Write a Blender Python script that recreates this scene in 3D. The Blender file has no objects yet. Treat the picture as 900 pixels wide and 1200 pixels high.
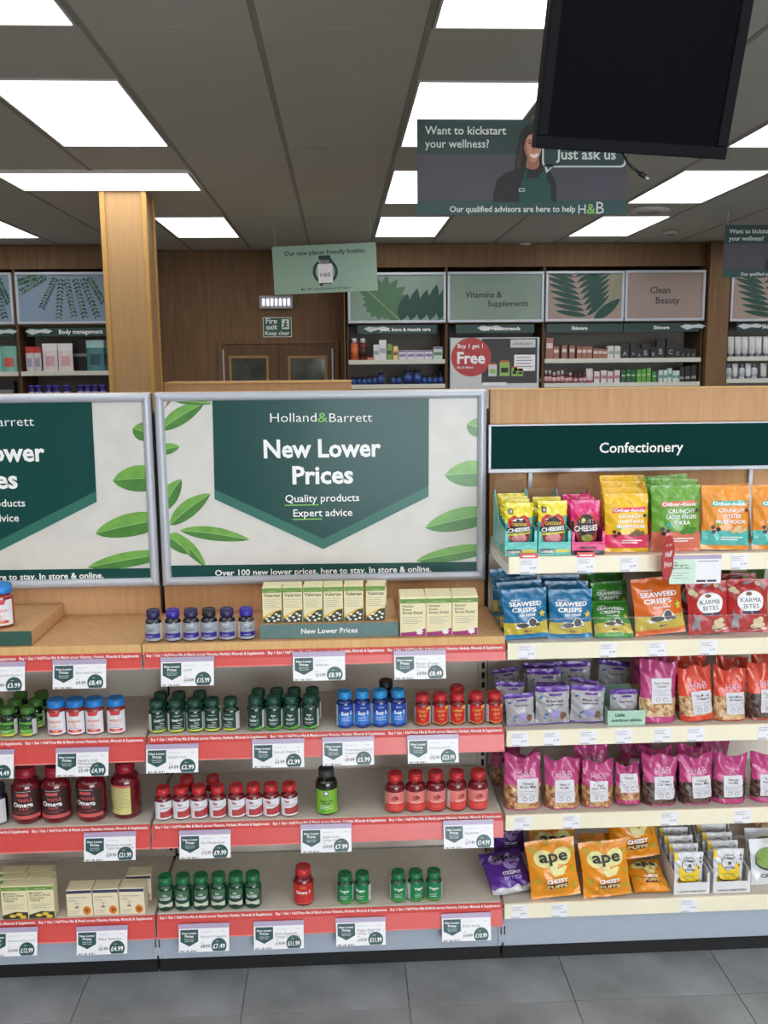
import bpy, bmesh, math, random
from mathutils import Vector, Matrix, geometry
R = random.Random(7)
S = bpy.context.scene
COL = S.collection

# ------------------------------------------------------------------ camera, world, exposure
FPX, PITCH, YAW, ROLL, EYE = 1092.0, 0.1569, 0.0466, -0.0095, 1.7276
FW = Vector((math.sin(YAW)*math.cos(PITCH), math.cos(YAW)*math.cos(PITCH), -math.sin(PITCH)))
RT0 = Vector((math.cos(YAW), -math.sin(YAW), 0)); UP0 = RT0.cross(FW)
RT = RT0*math.cos(ROLL) + UP0*math.sin(ROLL); UP = -RT0*math.sin(ROLL) + UP0*math.cos(ROLL)
cd = bpy.data.cameras.new('camera'); cam = bpy.data.objects.new('camera', cd); COL.objects.link(cam)
cam.matrix_world = Matrix(((RT.x, UP.x, -FW.x, 0), (RT.y, UP.y, -FW.y, 0), (RT.z, UP.z, -FW.z, EYE), (0, 0, 0, 1)))
cd.sensor_fit = 'VERTICAL'; cd.sensor_height = 36; cd.sensor_width = 27; cd.lens = FPX/1200*36
S.camera = cam
LIGHT_POWER = 4.8          # radiance of the ceiling panels
W = bpy.data.worlds.new('World'); S.world = W; W.use_nodes = True
W.node_tree.nodes['Background'].inputs[0].default_value = (.86, .93, 1, 1)
W.node_tree.nodes['Background'].inputs[1].default_value = 8.0      # overcast daylight coming in through the shop front
S.view_settings.view_transform = 'Standard'; S.view_settings.look = 'None'
S.view_settings.exposure = 0.0; S.view_settings.gamma = 1; S.view_settings.use_curve_mapping = False

def ray(x, y): return FW + RT*((x-450)/FPX) + UP*((600-y)/FPX)
def at(x, y, Y):                    # the point at depth Y that the photograph shows at pixel x, y
    d = ray(x, y); return Vector((0, 0, EYE)) + d*(Y/d.y)
def atz(x, y, z):
    d = ray(x, y); return Vector((0, 0, EYE)) + d*((z-EYE)/d.z)

# ------------------------------------------------------------------ materials
def lin(c):
    return tuple(((v/255)/12.92 if v/255 <= .04045 else ((v/255+.055)/1.055)**2.4) for v in c)
MATS = {}
def mat(name, rgb, rough=.5, metal=0, coat=0, var=.06, scale=30, bump=0, bscale=200, emit=0, spec=.5, trans=0):
    if name in MATS: return MATS[name]
    m = bpy.data.materials.new(name); m.use_nodes = True
    nt = m.node_tree; b = nt.nodes['Principled BSDF']; c = lin(rgb)
    b.inputs['Roughness'].default_value = rough; b.inputs['Metallic'].default_value = metal
    b.inputs['Coat Weight'].default_value = coat; b.inputs['Coat Roughness'].default_value = .12
    b.inputs['Specular IOR Level'].default_value = spec
    b.inputs['Transmission Weight'].default_value = trans
    tc = nt.nodes.new('ShaderNodeTexCoord')
    n = nt.nodes.new('ShaderNodeTexNoise'); n.inputs['Scale'].default_value = scale; n.inputs['Detail'].default_value = 4
    nt.links.new(tc.outputs['Object'], n.inputs['Vector'])
    r = nt.nodes.new('ShaderNodeValToRGB')
    r.color_ramp.elements[0].position = .3; r.color_ramp.elements[1].position = .7
    r.color_ramp.elements[0].color = tuple(v*(1-var) for v in c)+(1,); r.color_ramp.elements[1].color = tuple(min(1, v*(1+var)) for v in c)+(1,)
    nt.links.new(n.outputs['Fac'], r.inputs['Fac']); nt.links.new(r.outputs['Color'], b.inputs['Base Color'])
    if bump:
        n2 = nt.nodes.new('ShaderNodeTexNoise'); n2.inputs['Scale'].default_value = bscale; n2.inputs['Detail'].default_value = 3
        nt.links.new(tc.outputs['Object'], n2.inputs['Vector'])
        bp = nt.nodes.new('ShaderNodeBump'); bp.inputs['Strength'].default_value = bump; bp.inputs['Distance'].default_value = .004
        nt.links.new(n2.outputs['Fac'], bp.inputs['Height']); nt.links.new(bp.outputs['Normal'], b.inputs['Normal'])
    if emit:
        b.inputs['Emission Color'].default_value = c+(1,); b.inputs['Emission Strength'].default_value = emit
    MATS[name] = m; return m
def wood(name, rgb, dark, rough=.42, sc=(22, 22, 1.6)):
    m = mat(name, rgb, rough+.12, spec=.25)
    nt = m.node_tree; b = nt.nodes['Principled BSDF']
    tc = [n for n in nt.nodes if n.type == 'TEX_COORD'][0]; n = [n for n in nt.nodes if n.type == 'TEX_NOISE'][0]
    mp = nt.nodes.new('ShaderNodeMapping'); mp.inputs['Scale'].default_value = sc
    nt.links.new(tc.outputs['Object'], mp.inputs['Vector']); nt.links.new(mp.outputs['Vector'], n.inputs['Vector'])
    n.inputs['Scale'].default_value = 3.0; n.inputs['Detail'].default_value = 8; n.inputs['Roughness'].default_value = .65
    r = [n for n in nt.nodes if n.type == 'VALTORGB'][0]
    r.color_ramp.elements[0].color = lin(dark)+(1,); r.color_ramp.elements[1].color = lin(rgb)+(1,)
    return m
BEECH = wood('beech laminate', (206, 164, 121), (191, 146, 103))
BEECH_EDGE = wood('beech edge', (226, 186, 130), (208, 166, 108))
OAK = wood('dark oak panelling', (128, 100, 72), (106, 80, 56), .5, (9, 9, .7))
OAKD = wood('dark oak frame', (110, 86, 62), (92, 70, 48), .5, (9, 9, .7))
PINE = wood('column facing', (178, 144, 102), (164, 129, 87), .45, (14, 14, .8))
PINE_TRIM = wood('column trim', (188, 150, 92), (174, 134, 76), .45)
MILK = mat('ceiling tile', (196, 194, 185), .9, var=.03, scale=90, bump=.35, bscale=350)
TBAR = mat('ceiling grid bar', (150, 147, 138), .6)
LIT = mat('panel diffuser', (255, 253, 250), .5, var=0, emit=LIGHT_POWER)
LAMPFRAME = mat('panel frame', (205, 203, 198), .5)
SILVER = mat('satin aluminium', (184, 190, 200), .35, metal=.12, coat=.2, var=.03, scale=60)
BEIGE = mat('beige shelf metal', (208, 200, 188), .5, spec=.3, var=.03)
BEIGE_D = mat('beige back panel', (222, 214, 203), .6, spec=.3, var=.03)
GREY = mat('grey plinth metal', (166, 175, 188), .65, spec=.15, var=.03)
BLACK = mat('black plastic', (22, 22, 24), .45)
SLOT = mat('slot black', (14, 13, 13), .8)
RED = mat('red shelf strip', (212, 80, 76), .32, coat=.15, var=.03)
RED_LIP = mat('red strip lip', (228, 150, 146), .3)
CREAM = mat('cream data strip', (244, 236, 208), .35, coat=.5, var=.03, scale=8)
WHITE = mat('white card', (238, 238, 242), .45, var=.02)
PAPER = mat('poster paper', (214, 213, 208), .35, coat=.12, spec=.3, var=.05, scale=14)
GREEN = mat('brand dark green', (20, 72, 68), .3, coat=.12, spec=.3, var=.03)
GREEN_F = mat('frosted dark green', (62, 98, 94), .5, var=.03)
MIDGREEN = mat('brand mid green', (54, 112, 100), .35, coat=.12, spec=.3, var=.03)
WTEXT = mat('white print', (244, 246, 246), .45, var=0)
GTEXT = mat('grey print', (120, 122, 128), .5, var=0)
KTEXT = mat('dark print', (34, 40, 42), .5, var=0)
LIME = mat('lime print', (126, 190, 84), .45, var=.03)
SIGNG = mat('sign board green', (14, 56, 54), .75, spec=.05, var=.03)
LILAC = mat('ticket holder', (176, 162, 190), .3, var=.03)

# ------------------------------------------------------------------ mesh builder
TXT = {}
def text2d(s, bold):
    k = (s, bold)
    if k not in TXT:
        c = bpy.data.curves.new('t', 'FONT'); c.body = s; c.size = 1; c.resolution_u = 2; c.offset = bold
        o = bpy.data.objects.new('t', c); me = bpy.data.meshes.new_from_object(o)
        v = [(p.co.x, p.co.y) for p in me.vertices]; f = [tuple(p.vertices) for p in me.polygons]
        bpy.data.objects.remove(o); bpy.data.curves.remove(c); bpy.data.meshes.remove(me)
        TXT[k] = (v, f)
    return TXT[k]
class MB:
    """collects shapes; the surface map f(u, v, layer) places print on a face"""
    def __init__(s, f=None): s.v = []; s.f = []; s.m = []; s.sm = []; s.mats = []; s.map = f
    def add(s, v, f, m, smooth=False):
        if m not in s.mats: s.mats.append(m)
        i = s.mats.index(m); o = len(s.v); s.v += [tuple(p) for p in v]
        for q in f: s.f.append(tuple(a+o for a in q)); s.m.append(i); s.sm.append(smooth)
        return s
    def box(s, x0, x1, y0, y1, z0, z1, m, c=0, rot=None):
        if c:
            v = []
            for sx in (0, 1):
                for sy in (0, 1):
                    for sz in (0, 1):
                        X = (x0+c, x1-c)[sx]; Y = (y0+c, y1-c)[sy]; Z = (z0+c, z1-c)[sz]
                        XO, YO, ZO = (x0, x1)[sx], (y0, y1)[sy], (z0, z1)[sz]
                        v += [(XO, Y, Z), (X, YO, Z), (X, Y, ZO)]
            bm = bmesh.new()
            for p in v: bm.verts.new(p)
            bmesh.ops.convex_hull(bm, input=bm.verts); bm.verts.index_update()
            v = [p.co.copy() for p in bm.verts]; f = [[q.index for q in p.verts] for p in bm.faces]; bm.free()
        else:
            v = [Vector((x, y, z)) for x in (x0, x1) for y in (y0, y1) for z in (z0, z1)]
            f = [(0, 1, 3, 2), (4, 6, 7, 5), (0, 4, 5, 1), (2, 3, 7, 6), (0, 2, 6, 4), (1, 5, 7, 3)]
        if rot is not None: v = [rot @ Vector(p) for p in v]
        return s.add(v, f, m)
    def lathe(s, prof, m, seg=28, ribs=0, cx=0, cy=0):
        v = []; f = []; n = len(prof)
        for i in range(seg):
            a = 2*math.pi*i/seg
            for r, z in prof:
                rr = r*(1-ribs*(i % 2)) if ribs else r
                v.append((cx+rr*math.cos(a), cy+rr*math.sin(a), z))
        for i in range(seg):
            j = (i+1) % seg
            for k in range(n-1): f.append((i*n+k, j*n+k, j*n+k+1, i*n+k+1))
        f.append(tuple(i*n for i in range(seg))[::-1]); f.append(tuple(i*n+n-1 for i in range(seg)))
        return s.add(v, f, m, True)
    def tube(s, pts, r, m, seg=8):
        pts = [Vector(p) for p in pts]; v = []; f = []
        for i, p in enumerate(pts):
            d = (pts[min(i+1, len(pts)-1)]-pts[max(i-1, 0)]).normalized()
            a = d.orthogonal().normalized() if i == 0 else (a-d*a.dot(d)).normalized()
            b = d.cross(a)
            for k in range(seg): t = 2*math.pi*k/seg; v.append(p+a*(r*math.cos(t))+b*(r*math.sin(t)))
        for i in range(len(pts)-1):
            for k in range(seg): f.append((i*seg+k, i*seg+(k+1) % seg, (i+1)*seg+(k+1) % seg, (i+1)*seg+k))
        f.append(tuple(range(seg))[::-1]); f.append(tuple(range((len(pts)-1)*seg, len(pts)*seg)))
        return s.add(v, f, m, True)
    # --- print on the mapped face
    def tris(s, pts, tr, m, lay, L=None):
        pts = [tuple(p) for p in pts]
        if L:
            for _ in range(4):
                long = max(max(math.dist(pts[t[i]], pts[t[i-1]]) for i in range(3)) for t in tr)
                if long < L: break
                mid = {}; nt = []
                def mp(a, b):
                    k = (min(a, b), max(a, b))
                    if k not in mid: mid[k] = len(pts); pts.append(((pts[a][0]+pts[b][0])/2, (pts[a][1]+pts[b][1])/2))
                    return mid[k]
                for a, b, c in tr:
                    ab, bc, ca = mp(a, b), mp(b, c), mp(c, a); nt += [(a, ab, ca), (ab, b, bc), (ca, bc, c), (ab, bc, ca)]
                tr = nt
        return s.add([s.map(u, v, lay) for u, v in pts], tr, m, True)
    def poly(s, pts, m, lay=1, L=None):
        tr = geometry.tessellate_polygon([[Vector((a, b, 0)) for a, b in pts]])
        return s.tris(pts, [tuple(t) for t in tr], m, lay, L)
    def rect(s, u0, u1, v0, v1, m, lay=1, L=None):
        if L:
            nu = max(1, int((u1-u0)/L)); nv = max(1, int((v1-v0)/L))
            pts = [(u0+(u1-u0)*i/nu, v0+(v1-v0)*j/nv) for j in range(nv+1) for i in range(nu+1)]
            f = [(j*(nu+1)+i, j*(nu+1)+i+1, (j+1)*(nu+1)+i+1, (j+1)*(nu+1)+i) for j in range(nv) for i in range(nu)]
            return s.add([s.map(u, v, lay) for u, v in pts], f, m, True)
        return s.poly([(u0, v0), (u1, v0), (u1, v1), (u0, v1)], m, lay)
    def disc(s, u, v, ru, rv, m, lay=1, n=20, L=None):
        return s.poly([(u+ru*math.cos(2*math.pi*i/n), v+rv*math.sin(2*math.pi*i/n)) for i in range(n)], m, lay, L)
    def text(s, t, u, v, w, m, h=None, lay=2, bold=.012, align='c', rot=0):
        """text t as wide as w, optional cap height h, baseline at v"""
        p, f = text2d(t, bold)
        if not p: return s
        x0 = min(a for a, b in p); x1 = max(a for a, b in p); k = w/(x1-x0)
        ky = k if h is None else h/.73
        off = {'c': -w/2, 'l': 0, 'r': -w}[align]
        q = [((a-x0)*k+off, b*ky) for a, b in p]
        if rot: q = [(a*math.cos(rot)-b*math.sin(rot), a*math.sin(rot)+b*math.cos(rot)) for a, b in q]
        return s.add([s.map(u+a, v+b, lay) for a, b in q], f, m)
    def mesh(s, name):
        me = bpy.data.meshes.new(name); me.from_pydata([tuple(p) for p in s.v], [], s.f)
        for m in s.mats: me.materials.append(m)
        me.polygons.foreach_set('material_index', s.m); me.polygons.foreach_set('use_smooth', s.sm)
        me.update(); return me
    def build(s, name, parent=None, loc=None): return link(name, s.mesh(name), parent, loc)
def link(name, me, parent=None, loc=None):
    o = bpy.data.objects.new(name, me); COL.objects.link(o); o.parent = parent
    if loc is not None: o.location = loc
    return o
def tag(o, label=None, cat=None, group=None, kind=None):
    if label: o['label'] = label
    if cat: o['category'] = cat
    if group: o['group'] = group
    if kind: o['kind'] = kind
    return o
def empty(name, loc, rz=0):
    o = bpy.data.objects.new(name, None); COL.objects.link(o); o.location = loc; o.rotation_euler = (0, 0, rz)
    o.empty_display_size = .02; return o
KIDS = {}
def copy_tree(o, parent=None):
    c = o.copy(); COL.objects.link(c); c.parent = parent
    for ch in list(o.children):
        copy_tree(ch, c)
    return c
def struct(o): o['kind'] = 'structure'; return o
ORD = ['first', 'second', 'third', 'fourth', 'fifth', 'sixth', 'seventh', 'eighth', 'ninth', 'tenth', 'eleventh', 'twelfth', 'thirteenth', 'fourteenth', 'fifteenth', 'sixteenth', 'seventeenth', 'eighteenth', 'nineteenth', 'twentieth']
def plane_map(Y, step=.0004):                    # a flat face looking towards the aisle (-Y)
    return lambda u, v, l: (u, Y-l*step, v)

# ------------------------------------------------------------------ the room
HC = 2.8915; YB = 9.85; XL, XR, YF = -5.6, 6.4, -5.2
struct(MB().box(XL, XR, YF, YB, -.12, -.004, mat('floor bed', (96, 98, 98), .7)).build('floor'))
floor = bpy.data.objects['floor']
FT = mat('grey stone tile', (130, 134, 138), .42, var=.34, scale=4.5, bump=.12, bscale=60)
ts = .4545
ft = MB().box(0, ts-.002, 0, ts-.002, -.004, 0, FT, .0007).mesh('floor_tile')
for i in range(-5, 9):
    for j in range(0, 6):
        # joints follow the ones seen in front of the shelving
        o = link('floor_tile', ft, floor, (-.7447+ts*i, 2.288-ts*j, 0))
# ceiling: grid of tiles, panel lights
struct(MB().box(XL, XR, YF, YB, HC+.03, HC+.1, mat('ceiling void', (90, 88, 84), .9)).build('ceiling'))
ceil = bpy.data.objects['ceiling']
xC, y0c = .3334, 3.4959
tile = MB().box(.009, .591, .001, .599, HC+.003, HC+.02, MILK, .0012).mesh('ceiling_tile')
LIGHTS = {}
def lt(c0, c1, r0, r1):
    for c in range(c0, c1):
        for r in range(r0, r1): LIGHTS[(c, r)] = (c0, c1, r0, r1)
for c in (-9, -6, -3, 0, 3, 6, 9):
    for r in (-14, -11, -8, -5, -2, 1, 4, 7):
        if (c, r) == (-3, 4): lt(-4, -2, 4, 5)
        else: lt(c, c+1, r, r+2)
c_lo, c_hi = int((XL-xC)/.6)-1, int((XR-xC)/.6)+1
r_lo, r_hi = -15, 11
for c in range(c_lo, c_hi):
    for r in range(r_lo, r_hi):
        X = xC+.6*c; Y = y0c+.6*r
        if (c, r) in LIGHTS or X < XL-.01 or X+.6 > XR+.01 or Y+.6 > YB+.61 or Y < YF-.01: continue
        me = tile
        if Y+.6 > YB:
            me = bpy.data.meshes.get('ceiling_tile_cut') or MB().box(.009, .591, .0006, YB-Y-.001, HC+.003, HC+.02, MILK, .0012).mesh('ceiling_tile_cut')
        link('ceiling_tile', me, ceil, (X, Y, 0))
bar = MB().box(-.012, .012, YF, YB, HC, HC+.03, TBAR, .002).mesh('grid_bar')
for c in range(c_lo, c_hi+1):
    if XL < xC+.6*c < XR: link('grid_bar', bar, ceil, (xC+.6*c, 0, 0))
bar2 = MB().box(XL, XR, -.005, .005, HC+.012, HC+.03, TBAR, .001).mesh('grid_bar_cross')
for r in range(r_lo, r_hi+1):
    if YF < y0c+.6*r < YB: link('grid_cross_bar', bar2, ceil, (0, y0c+.6*r, 0))
cols = {-9: 'far left aisle', -6: 'left aisle', -3: 'row through the wooden column', -4: 'row through the wooden column', 0: 'row above the green banner', 3: 'row behind the black screen', 6: 'right aisle', 9: 'far right aisle'}
rows = {-14: 'eighth from the back wall', -11: 'seventh from the back wall', -8: 'sixth from the back wall', -5: 'fifth from the back wall', -2: 'fourth from the back wall', 1: 'third from the back wall', 4: 'second from the back wall', 7: 'nearest the back wall'}
for (c0, c1, r0, r1) in sorted(set(LIGHTS.values())):
    x0, x1, ya, yb = xC+.6*c0+.016, xC+.6*c1-.016, y0c+.6*r0+.008, y0c+.6*r1-.008
    if x0 < XL or x1 > XR or ya < YF or yb > YB: continue
    t = empty('ceiling_light', ((x0+x1)/2, (ya+yb)/2, HC-(.014 if c1-c0 == 2 else 0))); w, d = (x1-x0)/2, (yb-ya)/2
    fr = MB()
    for a, b, e, g in ((-w, w, -d, -d+.012), (-w, w, d-.012, d), (-w, -w+.012, -d+.012, d-.012), (w-.012, w, -d+.012, d-.012)): fr.box(a, b, e, g, -.002, .02, LAMPFRAME, .002)
    fr.build('lamp_frame', t)
    MB().box(-w+.012, w-.012, -d+.012, d-.012, .002, .012, LIT).build('diffuser', t)
    lab = 'crosswise lit ceiling panel just in front of the wooden column' if c1-c0 == 2 else 'lit ceiling panel, %s, %s' % (rows[r0], cols[c0])
    tag(t, lab, 'ceiling light', 'ceiling light panels')
# walls
wall = struct(MB().box(XL-.1, XR+.1, YB, YB+.1, 0, HC+.1, OAKD).build('wall_back'))
px = XL
pw = .9
while px < XR-.01:                                 # veneered panels of the back wall
    a, b = px+.0015, min(px+pw, XR)-.0015
    MB().box(a, b, YB-.012, YB, .1, HC-.002, OAK, .001).build('wall_panel', wall); px += pw
struct(MB().box(XL-.1, XL, YF, YB, 0, HC+.1, OAK).build('wall_left'))
struct(MB().box(XR, XR+.1, YF, YB, 0, HC+.1, OAK).build('wall_right'))
# shop front behind the aisle: a wall with one wide opening to the street
fw = MB(); ox0, ox1, oz = -.3, 5.4, 2.5
fw.box(XL, ox0, YF-.1, YF, 0, HC+.1, OAK).box(ox1, XR, YF-.1, YF, 0, HC+.1, OAK).box(ox0, ox1, YF-.1, YF, oz, HC+.1, OAK)
struct(fw.build('wall_front'))
# wooden column
cw = empty('timber_column', (-1.41, 6.64, 0))
MB().box(-.142, .142, -.14, .14, 0, HC, PINE).build('column_core', cw)
for sx in (-1, 1):
    for sy in (-1, 1):
        x = sx*.142; y = sy*.14
        m = MB().box(min(x-sx*.022, x+sx*.012), max(x-sx*.022, x+sx*.012), min(y-sy*.022, y+sy*.012), max(y-sy*.022, y+sy*.012), 0, HC, PINE_TRIM, .004)
        m.build('corner_trim', cw)
tag(cw, 'square light wood clad column rising to the ceiling', 'column')
# fire doors in the back wall
YD = YB-.012
a = at(255, 398, YD); b = at(397, 398, YD); mid = at(326, 402, YD).x; zt = a.z
d1 = struct(empty('door_1', (mid, YD, 0)))
fr = MB(); w = (b.x-a.x)/2
fr.box(-w, -w+.05, -.03, .0, 0, zt, OAK, .003).box(w-.05, w, -.03, 0, 0, zt, OAK, .003).box(-w+.05, w-.05, -.03, 0, zt-.05, zt, OAK, .003)
fr.build('door_frame', d1)
GLS = mat('dark door glass', (74, 82, 76), .08, coat=.6, var=.6, scale=5)  # reflections in the panes are put into the lightened, mottled colour
for sgn, (p0, p1) in ((-1, ((268, 417), (316, 447))), (1, ((337, 417), (384, 447)))):
    g0 = at(*p0, YD); g1 = at(*p1, YD); x0, x1 = (-w+.052, -.003) if sgn < 0 else (.003, w-.052)
    gx0, gx1, gz0, gz1 = g0.x-mid, g1.x-mid, 1.05, g0.z
    lf = MB().box(x0, gx0, -.02, -.001, .01, zt-.053, OAKD).box(gx1, x1, -.02, -.001, .01, zt-.053, OAKD).box(gx0, gx1, -.02, -.001, gz1, zt-.053, OAKD).box(gx0, gx1, -.02, -.001, .01, gz0, OAKD).build('door_leaf', d1)
    be = MB()
    for q in ((gx0, gx1, gz1-.03, gz1), (gx0, gx1, gz0, gz0+.03), (gx0, gx0+.03, gz0+.03, gz1-.03), (gx1-.03, gx1, gz0+.03, gz1-.03)): be.box(q[0], q[1], -.028, -.018, q[2], q[3], wood('glazing bead', (168, 136, 92), (150, 118, 76)), .003)
    be.build('glazing_bead', lf)
    MB().box(gx0+.03, gx1-.03, -.014, -.008, gz0+.03, gz1-.03, GLS).build('pane', lf)
    hx = -w+.062 if sgn < 0 else w-.062
    MB().box(hx-.012, hx+.004, -.026, -.02, 1.55, zt-.1, SILVER, .002).build('hinge', lf)
    MB().box(sgn*.045-.012, sgn*.045+.012, -.045, -.02, 1.0, 1.25, SILVER, .003).build('door_handle', lf)
# fire exit sign and emergency light
SG = mat('exit sign green', (18, 92, 62), .4)
p0, p1 = at(308, 372, YD), at(342, 395, YD)
m = MB(plane_map(YD-.006)); x0, x1, z0, z1 = p0.x, p1.x, p1.z, p0.z; m.box(x0, x1, YD-.006, YD, z0, z1, WTEXT, .001)
m.rect(x0+.006, x1-.006, z0+.006, z1-.006, SG, 1)
m.text('Fire', x0+.03, z1-.062, .115, WTEXT, lay=2, align='l', bold=.02).text('exit', x0+.03, z1-.122, .115, WTEXT, lay=2, align='l', bold=.02).text('Keep clear', (x0+x1)/2, z0+.022, .25, WTEXT, lay=2, bold=.02)
m.rect(x1-.1, x1-.025, z1-.12, z1-.02, WTEXT, 2)
m.poly([(x1-.075, z1-.115), (x1-.05, z1-.085), (x1-.06, z1-.055), (x1-.085, z1-.06), (x1-.088, z1-.07), (x1-.07, z1-.067), (x1-.08, z1-.09), (x1-.095, z1-.105), (x1-.09, z1-.113), (x1-.07, z1-.098)], SG, 3)
m.poly([(x1-.05, z1-.085), (x1-.035, z1-.1), (x1-.042, z1-.106), (x1-.06, z1-.09)], SG, 3).poly([(x1-.06, z1-.055), (x1-.035, z1-.07), (x1-.04, z1-.077), (x1-.062, z1-.066)], SG, 3).disc(x1-.058, z1-.042, .011, .011, SG, 3)
tag(m.build('fire_exit_sign'), 'green and white fire exit sign above the double doors', 'sign')
p0, p1 = at(304, 347, YD), at(344, 362, YD)
t = empty('emergency_light', ((p0.x+p1.x)/2, YD, p1.z)); w = (p1.x-p0.x)/2; h = p0.z-p1.z
MB().box(-w, w, -.06, 0, 0, h, mat('lamp housing', (170, 170, 172), .4), .008).build('housing', t)
LED = mat('emergency led', (235, 240, 255), .4, emit=1.6)
for i in range(7):
    x = -w+.045+i*(2*w-.09)/6
    MB().box(x-.012, x+.012, -.068, -.058, .03, h-.03, LED, .004).build('led_lens', t)
tag(t, 'lit emergency light with a row of white leds above fire exit sign', 'emergency light')
for n, (x, y, r) in enumerate(((760, 246, .16), (786, 272, .07), (615, 285, .06))):
    p = atz(x, y, HC); t = empty('ceiling_speaker' if n == 0 else 'smoke_detector', (p.x, p.y, HC))
    MB().lathe([(r*.7, -.02), (r*.95, -.012), (r, 0)], LAMPFRAME, 28).build('cover', t)
    MB().lathe([(r*.3, -.028), (r*.55, -.024), (r*.6, -.018)], TBAR, 20).build('grille', t)
    tag(t, ('round ceiling speaker behind the green banner', 'white smoke detector on ceiling right of the round speaker', 'small smoke detector on ceiling near back wall above the leaf posters')[n], 'ceiling fitting')

# ------------------------------------------------------------------ hanging screen, banners, signs
SCR = mat('switched off screen', (11, 12, 16), .6, spec=.03, var=.02)
BEZ = mat('screen bezel', (18, 19, 23), .6, spec=.08, var=.02)
tv = empty('hanging_screen', (.645, 2.1, 2.176)); tv.rotation_euler = (.225, .057, 0)
w, h = .2105, .66
MB().box(-w, w, .012, .06, 0, h, BEZ, .004).build('housing', tv)
b = MB()
for q in ((-w, w, 0, .026), (-w, w, h-.026, h), (-w, -w+.024, .026, h-.026), (w-.024, w, .026, h-.026)): b.box(q[0], q[1], 0, .014, q[2], q[3], BEZ, .002)
b.build('bezel', tv)
MB().box(-w+.024, w-.024, .006, .012, .026, h-.026, SCR).build('display_panel', tv)
MB().box(-.07, .07, .06, .1, .3, .44, BLACK, .006).build('mounting_plate', tv)
MB().tube([(0, .09, .36), (0, .12, .6), (0, .135, .71)], .02, BLACK, 12).build('ceiling_pole', tv)
tag(tv, 'black switched off upright screen tilted forward under the ceiling', 'screen')
cb = MB(); P = [at(x, y, 2.16) for x, y in ((727, 172), (731, 182), (736, 191), (742, 197), (750, 203))]
cb.tube(P, .0035, BLACK); pl = [at(749, 202.5, 2.16), at(756, 207, 2.16)]
o = cb.build('power_cable'); tag(o, 'thin black cable dangling from the black screen', 'cable')
MB().tube(pl, .006, BLACK).build('plug', o); MB().tube([pl[1], at(760.5, 210, 2.16)], .0025, SILVER).build('plug_tip', o)

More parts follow.
